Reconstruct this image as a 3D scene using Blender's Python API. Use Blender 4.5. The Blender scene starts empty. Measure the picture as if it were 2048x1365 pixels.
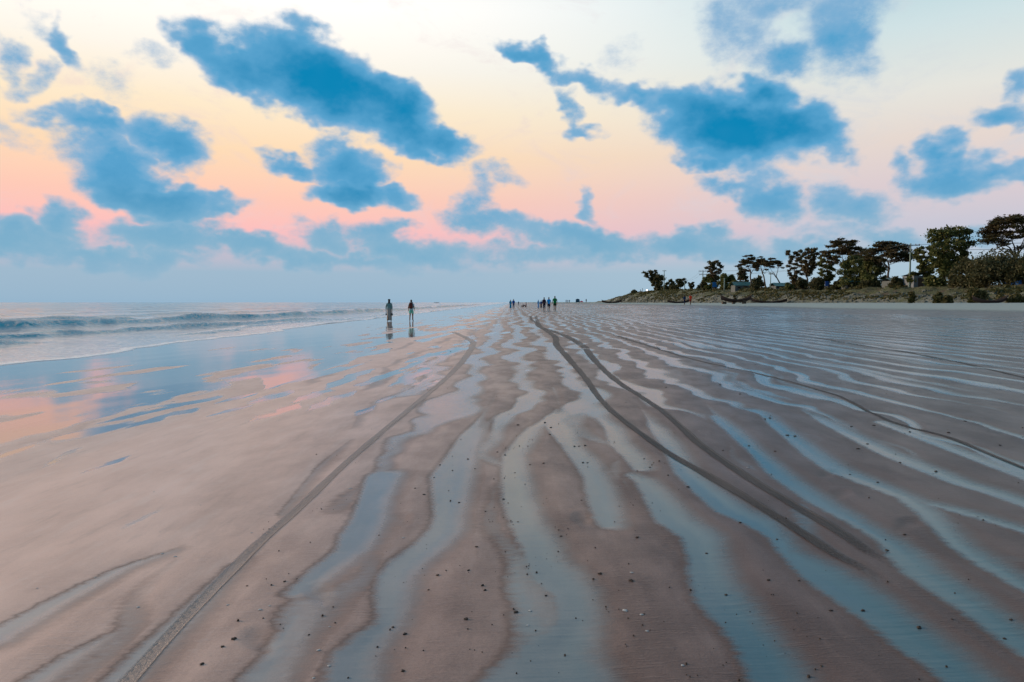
import bpy, bmesh, math, random
import numpy as np
from mathutils import Vector, Matrix
R = math.radians
sc = bpy.context.scene
COL = sc.collection

# ------------------------------------------------------------------ camera
F_PX = 1479.0                       # focal length in pixels of a 2048 px wide frame (26 mm lens)
CAM_Z = 1.45
PITCH = math.atan(77.5 / F_PX)
cd = bpy.data.cameras.new('camera')
cam = bpy.data.objects.new('camera', cd); COL.objects.link(cam)
cd.sensor_width = 36.0; cd.lens = 36.0 * F_PX / 2048.0
cd.clip_start = 0.05; cd.clip_end = 20000
cam.location = (0, 0, CAM_Z); cam.rotation_euler = (R(90) - PITCH, 0, 0)
sc.camera = cam

# ------------------------------------------------------------------ colour management
sc.view_settings.view_transform = 'Standard'
sc.view_settings.look = 'None'
sc.view_settings.exposure = 0.0
sc.view_settings.gamma = 1.0
sc.view_settings.use_curve_mapping = False
sc.render.engine = 'CYCLES'
sc.cycles.use_denoising = True
sc.cycles.max_bounces = 5
sc.cycles.use_adaptive_sampling = True; sc.cycles.adaptive_threshold = 0.02
sc.cycles.caustics_reflective = False

SUN_AZ, SUN_EL = -66.0, 11.0          # degrees right of +Y, degrees up

# ------------------------------------------------------------------ helpers: colours, nodes
def lin(c):
    c /= 255.0
    return c / 12.92 if c <= 0.04045 else ((c + 0.055) / 1.055) ** 2.4
def S(r, g, b):
    return (lin(r), lin(g), lin(b), 1.0)

class NT:
    def __init__(s, tree): s.t = tree; s.n = tree.nodes; s.l = tree.links
    def new(s, kind, **kw):
        o = s.n.new(kind)
        for k, v in kw.items(): setattr(o, k, v)
        return o
    def put(s, sock, v):
        if isinstance(v, bpy.types.NodeSocket): s.l.new(v, sock)
        elif v is not None: sock.default_value = v
    def math(s, op, a, b=None, c=None, clamp=False):
        o = s.new('ShaderNodeMath', operation=op, use_clamp=clamp)
        for i, v in enumerate((a, b, c)):
            if v is not None: s.put(o.inputs[i], v)
        return o.outputs[0]
    def vmath(s, op, a, b=None, out=0):
        o = s.new('ShaderNodeVectorMath', operation=op)
        s.put(o.inputs[0], a)
        if b is not None: s.put(o.inputs[1], b)
        return o.outputs[out]
    def scale(s, a, k):
        o = s.new('ShaderNodeVectorMath', operation='SCALE'); s.put(o.inputs[0], a); s.put(o.inputs['Scale'], k); return o.outputs[0]
    def mapr(s, v, a, b, c=0.0, d=1.0, smooth=True):
        o = s.new('ShaderNodeMapRange', interpolation_type='SMOOTHSTEP' if smooth else 'LINEAR')
        o.clamp = True
        for i, x in enumerate((v, a, b, c, d)): s.put(o.inputs[i], x)
        return o.outputs[0]
    def mix(s, f, a, b, mode='MIX'):
        o = s.new('ShaderNodeMix', data_type='RGBA', blend_type=mode)
        s.put(o.inputs[0], f); s.put(o.inputs[6], a); s.put(o.inputs[7], b); return o.outputs[2]
    def mixf(s, f, a, b):
        o = s.new('ShaderNodeMix', data_type='FLOAT')
        s.put(o.inputs[0], f); s.put(o.inputs[2], a); s.put(o.inputs[3], b); return o.outputs[0]
    def noise(s, vec, scale, detail=4, rough=0.55, out=0, dist=0.0):
        o = s.new('ShaderNodeTexNoise'); s.put(o.inputs['Vector'], vec)
        o.inputs['Scale'].default_value = scale; o.inputs['Detail'].default_value = detail
        o.inputs['Roughness'].default_value = rough; o.inputs['Distortion'].default_value = dist
        return o.outputs[out]
    def mapping(s, vec, loc=(0, 0, 0), rot=(0, 0, 0), scl=(1, 1, 1), kind='POINT'):
        o = s.new('ShaderNodeMapping', vector_type=kind); s.put(o.inputs[0], vec)
        o.inputs[1].default_value = loc; o.inputs[2].default_value = rot; o.inputs[3].default_value = scl
        return o.outputs[0]
    def ramp(s, f, stops):
        o = s.new('ShaderNodeValToRGB'); s.put(o.inputs[0], f); e = o.color_ramp.elements
        while len(e) > 1: e.remove(e[-1])
        e[0].position = stops[0][0]; e[0].color = stops[0][1]
        for p, c in stops[1:]:
            q = e.new(p); q.color = c
        return o.outputs[0]
    def attr(s, name):
        o = s.new('ShaderNodeAttribute', attribute_name=name); return o.outputs['Fac']

# ------------------------------------------------------------------ sky (world)
world = bpy.data.worlds.new('World'); sc.world = world; world.use_nodes = True
wt = NT(world.node_tree); wt.n.clear()
tc = wt.new('ShaderNodeTexCoord')
DIR = tc.outputs['Generated']
sx = wt.new('ShaderNodeSeparateXYZ'); wt.put(sx.inputs[0], DIR)
az = wt.math('MULTIPLY', wt.math('ARCTAN2', sx.outputs[0], sx.outputs[1]), 180 / math.pi)
el = wt.math('MULTIPLY', wt.math('ARCSINE', sx.outputs[2]), 180 / math.pi)
# gradient towards the glow and away from it
elr = wt.math('POWER', wt.math('DIVIDE', wt.math('MAXIMUM', el, 0.0), 90.0), 0.5)     # 0..1, finer near the horizon
def st(deg, c): return (math.sqrt(max(deg, 0) / 90.0), c)
glow = wt.ramp(elr, [st(0, S(148, 180, 204)), st(2.2, S(160, 186, 206)), st(3.6, S(198, 190, 205)), st(5.2, S(253, 192, 192)),
                     st(7.6, S(255, 203, 184)), st(10.8, S(255, 221, 184)), st(14, S(255, 236, 206)), st(17, S(255, 248, 236)),
                     st(21, (1.12, 1.07, 1.02, 1)), st(29, (1.02, 1.02, 1.0, 1)), st(45, S(170, 200, 220)), st(90, S(52, 96, 134))])
away = wt.ramp(elr, [st(0, S(164, 192, 208)), st(2.6, S(172, 196, 212)), st(5.2, S(200, 199, 213)), st(8, S(220, 205, 209)),
                     st(11, S(230, 216, 208)), st(14, S(230, 229, 222)), st(18, S(208, 226, 229)), st(22, S(180, 213, 223)),
                     st(30, S(112, 168, 194)), st(46, S(58, 110, 146)), st(90, S(40, 84, 122))])
gv = Vector((math.sin(R(-24)), math.cos(R(-24)), 0.0))
flat = wt.vmath('NORMALIZE', wt.vmath('MULTIPLY', DIR, (1, 1, 0)))
toward = wt.vmath('DOT_PRODUCT', flat, tuple(gv), out=1)
side = wt.mapr(toward, 0.985, 0.68, 0, 1, smooth=False)
base = wt.mix(side, glow, away)
# clouds: domain-warped fields in angular coordinates (degrees)
P = wt.new('ShaderNodeCombineXYZ'); wt.put(P.inputs[0], az); wt.put(P.inputs[1], el)
stretch = wt.mapping(DIR, scl=(1, 1, 1.5))
w1 = wt.vmath('SUBTRACT', wt.noise(stretch, 9, 2, 0.55, out=1), (0.5, 0.5, 0.5))
w2 = wt.vmath('SUBTRACT', wt.noise(stretch, 34, 2, 0.6, out=1), (0.5, 0.5, 0.5))
Pw = wt.vmath('ADD', wt.vmath('ADD', P.outputs[0], wt.scale(w1, 4.0)), wt.scale(w2, 2.0))
# (azimuth, elevation, half width, half height, tilt, thickness), degrees on the sky
def sky_at(px, py):
    v = (682.5 - py) / F_PX; u = (px - 1024.0) / F_PX
    d = Vector((u, math.cos(PITCH) + v * math.sin(PITCH), v * math.cos(PITCH) - math.sin(PITCH))).normalized()
    return math.degrees(math.atan2(d.x, d.y)), math.degrees(math.asin(d.z))
CLOUDS = [
 (640,165,195,82,20,1.25),(490,130,135,46,25,.95),(765,215,110,66,35,1.1),(870,298,85,36,8,.85),(405,88,70,22,20,.7),(640,232,120,34,24,.8),(800,270,90,40,25,.95),
 (185,250,108,25,15,.68),(345,292,88,50,20,.74),(245,338,135,44,35,.74),(310,388,142,38,14,.95),(445,414,62,22,0,.66),
 (580,333,58,24,10,.68),(688,347,90,46,15,.78),(690,398,90,32,8,1.0),(790,404,60,22,0,.66),
 (125,85,24,44,-20,.5),(8,112,26,34,0,.42),(60,146,60,16,-28,.36),(85,50,50,13,20,.16),
 (1075,108,82,20,22,.7),(1180,158,95,27,20,.72),(1275,188,70,20,8,.65),(1135,222,24,52,-20,.55),(1172,262,52,13,8,.5),
 (1475,250,170,76,12,1.3),(1400,212,115,44,15,1.0),(1565,262,115,48,12,1.15),(1450,310,95,28,0,.85),(1645,292,56,20,28,.55),
 (1545,402,68,50,25,.72),(1468,372,75,22,15,.5),(1700,412,80,42,20,.62),
 (1900,352,95,36,0,.72),(1888,312,42,42,0,.65),(1995,335,66,20,-10,.6),(1815,345,30,40,0,.45),
 (2025,240,75,24,0,.62),(2048,176,28,30,0,.5),(2150,300,90,40,10,.6),
 (1690,80,62,78,0,.56),(1575,130,85,42,0,.56),(1470,48,62,66,0,.34),(1690,20,80,48,0,.5),(1560,6,90,30,0,.42),
 (120,438,60,38,0,.62),(30,484,170,36,4,.72),(330,468,120,40,5,.7),(470,500,150,25,5,.62),(645,478,64,30,12,.55),(820,496,150,30,8,.6),
 (950,398,38,46,0,.45),(988,452,88,36,14,.6),(1190,482,190,33,5,.7),(1188,412,15,38,-20,.42),(1390,490,130,34,5,.66),(1420,466,44,26,0,.52),
 (1560,502,140,26,0,.52),(1760,476,140,24,6,.5),(200,514,260,22,0,.6),(640,522,270,20,0,.5),(1040,514,220,20,0,.45),(1900,470,120,18,0,.4),
 (205,176,42,34,0,.14),(1010,352,46,16,0,.25),(290,105,44,13,-10,.12),(1250,100,30,40,30,.12),(100,285,80,20,20,.2),
 (-230,150,190,70,15,1.0),(-330,330,180,50,10,.8),(2330,180,170,60,8,.9),(2480,400,190,40,4,.7),(640,-170,220,70,10,.9),(1350,-230,260,80,12,.9)]
wisp = wt.mapr(wt.noise(wt.mapping(DIR, (0.7, 0.2, 0.9), scl=(1, 1, 2.0)), 8.5, 6, 0.66, dist=0.6), 0.50, 0.74)     # thin veils between the clouds
base = wt.mix(wt.math('MULTIPLY', wt.math('MULTIPLY', wisp, 0.42), wt.mapr(el, 2.5, 6.0)), base, wt.mix(side, S(232, 208, 212), S(206, 212, 222)))
Ph = wt.vmath('ADD', wt.vmath('MULTIPLY', Pw, (1, 1, 0)), (0, 0, 1))
fb = wt.math('MULTIPLY_ADD', wt.noise(stretch, 15, 8, 0.67), 1.2, -0.6)
fluff = wt.math('MULTIPLY_ADD', wt.noise(stretch, 11, 2, 0.6), 0.9, -0.45)
thin_c = wt.mix(wt.mapr(el, 2, 11), S(160, 188, 208), S(178, 198, 220))
mid_c = wt.mix(wt.mapr(el, 3.5, 9.5), S(128, 176, 204), S(92, 164, 207))
core_c = wt.mix(wt.mapr(el, 3.5, 9.5), S(104, 168, 202), S(6, 132, 182))
low = wt.math('MULTIPLY_ADD', wt.mapr(el, 0.5, 3.2), 0.95, 0.05)       # clouds dissolve in the murk over the horizon
def cloudy(field):
    dens = wt.math('ADD', field, fb)
    alpha = wt.mapr(dens, -0.10, 0.50)
    thick = wt.mapr(wt.math('MULTIPLY_ADD', fb, 0.6, field), 0.0, 1.2, smooth=False)
    tk = wt.math('MULTIPLY_ADD', fluff, 0.42, thick, clamp=True)
    cl = wt.mix(wt.mapr(tk, 0.48, 1.05), wt.mix(wt.mapr(tk, 0.0, 0.55, smooth=False), thin_c, mid_c), core_c)
    bg = wt.new('ShaderNodeBackground'); wt.put(bg.inputs[0], wt.mix(wt.math('MULTIPLY', alpha, low), base, cl)); return bg.outputs[0]
def sector(a0, a1):
    """the clouds that reach into one range of azimuth (a sector is only evaluated for rays that go there)"""
    field = None
    for (px, py, rx, ry, tilt, s) in CLOUDS:
        a, e = sky_at(px, py); k = 0.0387 * 1.16
        hx, hy, q = rx * k * math.cos(R(a)) ** 1.5, ry * k, math.sqrt(s)
        if a + 1.35 * hx + 3 < a0 or a - 1.35 * hx - 3 > a1: continue
        ca, sa = math.cos(R(-tilt)), math.sin(R(-tilt))
        u = wt.vmath('DOT_PRODUCT', Ph, (q * ca / hx, q * sa / hx, -q * (ca * a + sa * e) / hx), out=1)
        v = wt.vmath('DOT_PRODUCT', Ph, (-q * sa / hy, q * ca / hy, q * (sa * a - ca * e) / hy), out=1)
        f = wt.math('MULTIPLY_ADD', v, v, wt.math('MULTIPLY_ADD', u, u, -s))
        field = f if field is None else wt.math('SMOOTH_MIN', field, f, 0.2)
    return cloudy(wt.math('MINIMUM', wt.math('MULTIPLY', field, -1.0), 3.0))
# the same kind of broken cloud goes on over the rest of the sky
gen = wt.math('MULTIPLY_ADD', wt.noise(wt.mapping(DIR, (3.1, 1.7, 0.4), scl=(1, 1, 2.2)), 3.4, 2, 0.5), 4.6, -2.55)
def pick(cond, a, b):
    o = wt.new('ShaderNodeMixShader'); wt.put(o.inputs[0], cond); wt.l.new(a, o.inputs[1]); wt.l.new(b, o.inputs[2]); return o.outputs[0]
edges = [-52, -22, -8, 8, 24, 52]
sky_sh = cloudy(gen)
seen = wt.math('MULTIPLY', wt.math('LESS_THAN', wt.math('ABSOLUTE', az), 52.0), wt.math('LESS_THAN', el, 36.0))
inner = sector(edges[0], edges[1])
for a0, a1 in zip(edges[1:], edges[2:]): inner = pick(wt.math('GREATER_THAN', az, float(a0)), inner, sector(a0, a1))
sky_sh = pick(seen, sky_sh, inner)
ground_bg = wt.new('ShaderNodeBackground'); ground_bg.inputs[0].default_value = S(120, 140, 152)
sky_sh = pick(wt.math('GREATER_THAN', el, -0.3), ground_bg.outputs[0], sky_sh)
nish = wt.new('ShaderNodeTexSky', sky_type='NISHITA')
nish.sun_disc = False; nish.sun_elevation = R(SUN_EL); nish.sun_rotation = R(SUN_AZ)
bg2 = wt.new('ShaderNodeBackground'); wt.put(bg2.inputs[0], nish.outputs[0]); bg2.inputs[1].default_value = 0.0
ad = wt.new('ShaderNodeAddShader'); wt.l.new(sky_sh, ad.inputs[0]); wt.l.new(bg2.outputs[0], ad.inputs[1])
wo = wt.new('ShaderNodeOutputWorld'); wt.l.new(ad.outputs[0], wo.inputs[0])
world.cycles.sampling_method = 'MANUAL'; world.cycles.sample_map_resolution = 512

# ------------------------------------------------------------------ sun (low, veiled by cloud)
sl = bpy.data.lights.new('sun', 'SUN'); sl.energy = 4.6; sl.angle = R(20); sl.color = (1.0, 0.72, 0.5)
so = bpy.data.objects.new('sun', sl); COL.objects.link(so)
sd = Vector((math.sin(R(SUN_AZ)) * math.cos(R(SUN_EL)), math.cos(R(SUN_AZ)) * math.cos(R(SUN_EL)), math.sin(R(SUN_EL))))
so.rotation_euler = sd.to_track_quat('Z', 'Y').to_euler(); so.location = sd * 60 + Vector((0, 0, 20))

# ------------------------------------------------------------------ helpers: objects, meshes
def material(name):
    m = bpy.data.materials.new(name); m.use_nodes = True
    t = NT(m.node_tree); b = t.n['Principled BSDF']; return m, t, b
def flat_mat(name, col, rough=0.8, var=0.25, scale=6.0, spec=0.3):
    m, t, b = material(name)
    g = t.new('ShaderNodeNewGeometry').outputs['Position']
    n = t.noise(g, scale, 4, 0.6)
    lo = tuple(c * (1 - var) for c in col[:3]) + (1,); hi = tuple(min(1, c * (1 + var)) for c in col[:3]) + (1,)
    t.put(b.inputs['Base Color'], t.mix(n, lo, hi)); b.inputs['Roughness'].default_value = rough
    b.inputs['Specular IOR Level'].default_value = spec
    return m
_mats = {}
def cloth(r, g, b):
    k = (r, g, b)
    if k not in _mats: _mats[k] = flat_mat('cloth_%d_%d_%d' % k, (lin(r), lin(g), lin(b)), 0.85, 0.3, 14.0, 0.15)
    return _mats[k]
def mesh_obj(name, verts, faces, mat, parent=None, smooth=False):
    me = bpy.data.meshes.new(name); me.from_pydata([tuple(v) for v in verts], [], faces)
    if smooth: me.polygons.foreach_set('use_smooth', [True] * len(me.polygons))
    if mat: me.materials.append(mat)
    o = bpy.data.objects.new(name, me); COL.objects.link(o); o.parent = parent
    return o
def bm_obj(name, bm, mat, parent=None, smooth=False):
    me = bpy.data.meshes.new(name); bm.to_mesh(me); bm.free()
    if smooth: me.polygons.foreach_set('use_smooth', [True] * len(me.polygons))
    me.materials.append(mat)
    o = bpy.data.objects.new(name, me); COL.objects.link(o); o.parent = parent
    return o
def empty(name, loc, rz=0.0):
    o = bpy.data.objects.new(name, None); COL.objects.link(o); o.location = loc; o.rotation_euler = (0, 0, rz); o.empty_display_size = 0.2
    return o
def tag(o, label=None, cat=None, group=None, kind=None):
    if label: o['label'] = label
    if cat: o['category'] = cat
    if group: o['group'] = group
    if kind: o['kind'] = kind
    return o
def grid_obj(name, X, Y, Z, mat, attrs=None, smooth=True):
    ny, nx = X.shape
    co = np.stack([X, Y, Z], -1).reshape(-1, 3).astype(np.float32)
    idx = np.arange(nx * ny).reshape(ny, nx)
    q = np.stack([idx[:-1, :-1], idx[:-1, 1:], idx[1:, 1:], idx[1:, :-1]], -1).reshape(-1, 4).astype(np.int32)
    me = bpy.data.meshes.new(name)
    me.vertices.add(len(co)); me.vertices.foreach_set('co', co.ravel())
    me.loops.add(q.size); me.loops.foreach_set('vertex_index', q.ravel())
    me.polygons.add(len(q)); me.polygons.foreach_set('loop_start', np.arange(0, q.size, 4, dtype=np.int32))
    me.update(calc_edges=True)
    if smooth: me.polygons.foreach_set('use_smooth', np.ones(len(q), dtype=bool))
    for k, v in (attrs or {}).items():
        a = me.attributes.new(k, 'FLOAT', 'POINT'); a.data.foreach_set('value', v.reshape(-1).astype(np.float32))
    me.materials.append(mat)
    o = bpy.data.objects.new(name, me); COL.objects.link(o); return o
def add_box(bm, x0, x1, y0, y1, z0, z1, m=None):
    v = [bm.verts.new((x, y, z)) for z in (z0, z1) for x, y in ((x0, y0), (x1, y0), (x1, y1), (x0, y1))]
    for f in ((3, 2, 1, 0), (4, 5, 6, 7), (0, 1, 5, 4), (1, 2, 6, 5), (2, 3, 7, 6), (3, 0, 4, 7)): bm.faces.new([v[i] for i in f])
    if m is not None: bmesh.ops.transform(bm, matrix=m, verts=v)
    return v
def tube(V, Fc, pts, rad, n=6, cap=True):
    """append a tapered tube along pts to the vertex / face lists"""
    b0 = len(V); pts = [Vector(p) for p in pts]
    for i, p in enumerate(pts):
        d = (pts[min(i + 1, len(pts) - 1)] - pts[max(i - 1, 0)])
        d = d.normalized() if d.length > 1e-6 else Vector((0, 0, 1))
        a = d.cross(Vector((0.31, 0.95, 0.05))).normalized(); c = d.cross(a)
        r = rad[i] if hasattr(rad, '__len__') else rad
        for k in range(n):
            t = 2 * math.pi * k / n; V.append(p + a * (math.cos(t) * r) + c * (math.sin(t) * r))
    for i in range(len(pts) - 1):
        for k in range(n):
            Fc.append((b0 + i * n + k, b0 + i * n + (k + 1) % n, b0 + (i + 1) * n + (k + 1) % n, b0 + (i + 1) * n + k))
    if cap:
        Fc.append(tuple(b0 + k for k in range(n))[::-1]); e = b0 + (len(pts) - 1) * n; Fc.append(tuple(e + k for k in range(n)))

# value noise for the terrain
_rng = np.random.RandomState(7); _T = _rng.rand(256, 256)
def vnoise(x, y):
    xi = np.floor(x).astype(np.int64); yi = np.floor(y).astype(np.int64); fx = x - xi; fy = y - yi
    fx = fx * fx * fx * (fx * (fx * 6 - 15) + 10); fy = fy * fy * fy * (fy * (fy * 6 - 15) + 10)
    a = _T[yi & 255, xi & 255]; b = _T[yi & 255, (xi + 1) & 255]; c = _T[(yi + 1) & 255, xi & 255]; d = _T[(yi + 1) & 255, (xi + 1) & 255]
    return (a * (1 - fx) + b * fx) * (1 - fy) + (c * (1 - fx) + d * fx) * fy
def fbm(x, y, o=4, g=0.5):
    s = 0; a = 1.0; n = 0
    for i in range(o):
        s = s + a * vnoise(x * 2 ** i + 17.3 * i, y * 2 ** i + 9.1 * i); n += a; a *= g
    return s / n
def sstep(a, b, x):
    t = np.clip((x - a) / (b - a), 0, 1); return t * t * (3 - 2 * t)

# ------------------------------------------------------------------ terrain shape
def shore_base(x):
    x = np.asarray(x, dtype=np.float64)
    z = np.where(x < -12, 0.035 * (x + 12), 0.004 * (x + 12))
    return np.where(x > -4, 0.032 + 1.5 * (1 - np.exp(-(np.maximum(x, -4) + 4) / 28.0)), z)
def ground_at(px, py):
    """the point of the bare beach seen at a spot of the photograph"""
    v = (682.5 - py) / F_PX; u = (px - 1024.0) / F_PX
    d = (u, math.cos(PITCH) + v * math.sin(PITCH), v * math.cos(PITCH) - math.sin(PITCH))
    t = 1.0; st_ = 0.02
    while t < 5000:
        t2 = t * (1 + st_)
        if CAM_Z + d[2] * t2 < float(shore_base(d[0] * t2)):
            lo, hi = t, t2
            for _ in range(24):
                m = (lo + hi) / 2
                if CAM_Z + d[2] * m < float(shore_base(d[0] * m)): hi = m
                else: lo = m
            return d[0] * lo, d[1] * lo
        t = t2
    return d[0] * 3000, d[1] * 3000
def x_at(px, y): return (px - 1024.0) / F_PX * y * 1.0014
def z_at(py, y): return CAM_Z + (605.0 - py) / F_PX * y

# shallow pools between the sand bars, traced (centre line and half width)
BANDS = [
 [(767,950,38),(747,1001,31),(737,1039,34),(720,1070,38),(706,1100,32),(651,1141,30),(600,1185,26)],
 [(1010,730,8),(985,800,12),(952,850,16),(925,905,26),(904,950,40),(901,1001,32),(897,1035,26),(890,1063,32),(860,1093,33),(819,1124,36),(791,1155,34),(788,1189,32),(786,1223,27),(778,1251,24),(747,1275,34),(713,1309,44),(702,1365,51)],
 [(1060,690,7),(1085,735,11),(1108,781,16),(1118,811,13),(1101,839,27),(1067,856,16),(1046,887,19),(1026,912,20),(1029,945,24),(1037,1001,30),(1055,1052,31),(1078,1087,37),(1089,1121,38),(1113,1155,50),(1147,1189,42),(1157,1240,41),(1140,1275,56),(1112,1309,80),(1113,1365,110)],
 [(1101,839,22),(1125,862,26),(1142,893,17),(1169,921,23),(1188,950,22),(1201,984,27),(1212,1025,27),(1222,1052,22)],
 [(1162,750,12),(1200,832,13),(1227,859,16),(1237,887,19),(1268,914,20),(1285,938,18)],
 [(1262,950,10),(1289,962,19),(1311,988,26),(1347,1039,38),(1402,1075,38),(1413,1119,36),(1424,1163,42),(1446,1203,53),(1483,1247,46),(1519,1294,46),(1548,1338,55),(1565,1380,55)],
 [(1275,810,9),(1310,855,14),(1340,890,17),(1373,947,22),(1421,988,29),(1464,1021,35),(1519,1046,32),(1556,1075,20),(1578,1105,20),(1629,1137,42),(1683,1174,54),(1738,1210,54),(1793,1251,50),(1848,1294,55),(1903,1331,50),(1960,1380,50)],
 [(1400,800,9),(1450,850,13),(1490,885,15),(1519,911,15),(1556,947,22),(1603,980,22),(1647,1010,22),(1694,1035,21),(1731,1057,18),(1775,1083,22),(1811,1112,34),(1848,1148,39),(1903,1185,40),(1957,1221,36),(2030,1273,40),(2080,1310,40)],
 [(1510,820,10),(1570,865,15),(1629,911,22),(1673,940,25),(1738,966,24),(1811,995,20),(1848,1021,21),(1884,1057,21),(1921,1094,22),(1976,1130,25),(2060,1180,24)],
 [(1600,820,10),(1690,865,16),(1775,907,22),(1848,937,24),(1921,966,24),(1994,988,24),(2070,1015,25)],
 [(1840,1003,8),(1921,1024,17),(2030,1057,18),(2100,1080,18)],
 [(1760,845,12),(1880,890,17),(2000,935,20),(2080,965,20)],
 [(-20,1280,46),(120,1200,34),(239,1139,24),(342,1102,12)],[(40,1385,40),(150,1310,26),(230,1265,10)],[(470,1130,10),(380,1225,24),(300,1300,32),(200,1400,40)],
 [(560,1030,8),(640,930,18),(700,880,8)],[(560,1290,22),(600,1230,14)]]
BAND_PTS = []
for B in BANDS:
    BAND_PTS.append([(*ground_at(px, py), abs(ground_at(px + w, py)[0] - ground_at(px, py)[0])) for px, py, w in B])
def band_field(x, y):
    best = np.full(x.shape, -9.0)
    for pts in BAND_PTS:
        for (ax, ay, aw), (bx, by, bw) in zip(pts, pts[1:]):
            dx, dy = bx - ax, by - ay; t = np.clip(((x - ax) * dx + (y - ay) * dy) / (dx * dx + dy * dy), 0, 1)
            d = np.hypot(x - ax - t * dx, y - ay - t * dy); best = np.maximum(best, (aw + t * (bw - aw)) - d)
    return best
def bars_field(x, y):
    k = 1 - 0.6 * sstep(1, 6, x)
    wx = x + k * (0.5 * (fbm(x * 0.5 + 3, y * 0.42, 3) - 0.5) * 2 + 0.15 * (fbm(x * 1.7, y * 1.5 + 5, 2) - 0.5) * 2)
    ph = np.where(wx < 1, wx / 0.85, 1 / 0.85 + np.where(wx < 4, (wx - 1) / 0.85 + (wx - 1) ** 2 * 0.137, 3 / 0.85 + 1.233 + (wx - 4) / 0.5))
    s = np.sin(2 * math.pi * ph + 1.2) + 0.75 * np.sin(2 * math.pi * wx / 0.29 + 2 * fbm(x * .3, y * .2, 2)) * sstep(0.5, 4, x) + 2.0 * (fbm(x * 0.9 + 40, y * 0.22 + 3, 3) - 0.5)
    return 0.15 * (s - 0.28)
def puddle_field(x, y):
    f = bars_field(x, y)
    near = (y < 10.5) & (y > 1.0) & (x > -4) & (x < 8)
    if near.any():
        b = np.full(x.shape, -9.0); b[near] = np.clip(band_field(x[near], y[near]), -0.4, 0.3)
        w = np.maximum(sstep(6.5, 9.0, y), sstep(0.70, 0.82, x / np.maximum(y, 0.5))); tr = np.maximum(b + 0.005, f - 0.14)
        f = np.where(near, np.maximum(tr * (1 - w) + f * w, b - 0.02 - 0.1 * w), f)
    left = sstep(-0.4, -3.2, x)
    f = f - 0.2 * left * sstep(3.0, 6.0, y) - 0.05 * left
    return f - 0.5 * sstep(18, 26, x + 4 * (fbm(x * 0.1, y * 0.1, 2) - 0.5))
def film_field(x, y):
    xm = np.interp(y, [0, 6, 9, 12, 18, 36, 60, 150, 600], [-9.5, -7.0, -5.3, -4.6, -4.0, -3.4, -2.9, -2.4, -1.5])
    s = fbm(x * 1.5 - y * 0.16 + 11, y * 0.30 + x * 0.10 + 5, 4, 0.55)
    f = (xm - x) / 2.4 + (s - 0.5) * 7.5
    near = (y < 30) & (y > 4) & (x < -1.5) & (x > -9)
    if near.any():
        xn, yn = x[near], y[near]; best = np.full(xn.shape, -9.0)
        xq = xn + 0.10 * (fbm(xn * 2.5, yn * 1.3, 3) - 0.5) * 2
        for B in FILM_PX:
            pts = [(*ground_at(px, py), abs(ground_at(px, py + w)[1] - ground_at(px, py - w)[1]) * 0.16) for px, py, w in B]
            for (ax, ay, aw), (bx, by, bw) in zip(pts, pts[1:]):
                dx, dy = bx - ax, by - ay; tt = ((xq - ax) * dx + (yn - ay) * dy) / (dx * dx + dy * dy); tc_ = np.clip(tt, 0, 1)
                d = np.hypot(xq - ax - tc_ * dx, (yn - ay - tc_ * dy) * 0.35); best = np.maximum(best, (aw + tc_ * (bw - aw)) * (1 - 0.6 * np.abs(2 * tc_ - 1)) - d)
        f[near] = np.maximum(f[near], np.clip(best * 14, -3, 1.2))
    return f
# shallow puddles left on the drained lower beach, traced
FILM_PX = [[(505,842,9),(560,826,11),(595,810,8)],[(510,806,8),(580,785,10)],[(595,803,8),(640,787,10),(660,780,5)],[(618,820,7),(660,803,10),(705,785,7)],[(712,830,5),(752,813,7)],[(160,947,4),(205,934,11),(246,916,12)],[(-20,922,14),(60,888,10)],
 [(85,938,5),(130,915,9),(158,898,9)],[(248,857,8),(330,832,12),(400,818,8)],[(200,848,6),(300,826,10),(430,794,9)],[(420,833,5),(505,812,7)],[(655,778,4),(700,755,8),(740,740,5)],[(722,772,4),(792,742,6)],[(440,806,7),(505,789,9)],[(540,775,10),(590,735,16)],[(380,745,8),(470,720,10),(560,705,8)],[(620,745,6),(700,715,8),(770,700,6)],[(480,760,10),(560,735,14)]]
PRINTS = [(806,1040,.3),(1655,950,-.7),(1680,992,-.6),(1815,1052,-.8),(520,1285,.5),(640,1190,.4),(1165,1040,0)]
def prints(x, y):
    """footprints, worn soft by the last of the tide"""
    f = np.zeros(x.shape); near = (y < 7) & (y > 2) & (np.abs(x) < 5)
    if near.any():
        xn, yn = x[near], y[near]; g = np.zeros(xn.shape)
        for px, py, a in PRINTS:
            gx, gy = ground_at(px, py); c, s = math.cos(a), math.sin(a); u = (xn - gx) * c + (yn - gy) * s; v = -(xn - gx) * s + (yn - gy) * c
            w = 0.045 + 0.012 * np.tanh(v / 0.05); q = (u / w) ** 2 + (v / 0.125) ** 2
            g += 1.0 * np.exp(-q ** 2) - 0.35 * np.exp(-((np.sqrt(q) - 1.35) / 0.22) ** 2)
        f[near] = g * (0.6 + 0.6 * fbm(xn * 9, yn * 9, 2))
    return f
def micro(x, y, p=None):
    if p is None: p = puddle_field(x, y)
    prof = -0.0065 * np.tanh(p * 6.0)
    amp = sstep(-5, -1.0, x) * (1 - 0.7 * sstep(20, 34, x))
    und = (fbm(x * 0.35, y * 0.3, 3) - 0.5) * 0.02 * sstep(-6, -2, x)
    und = und + (fbm(x * 0.25, y * 0.25 + 60, 4) - 0.5) * 0.10 * sstep(30, 45, x)
    return prof * amp + und - 0.006 * prints(x, y) + np.where(x < -3, (fbm(x * 0.8 - y * .25, y * 0.25, 3) - 0.5) * 0.006, 0)
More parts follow.
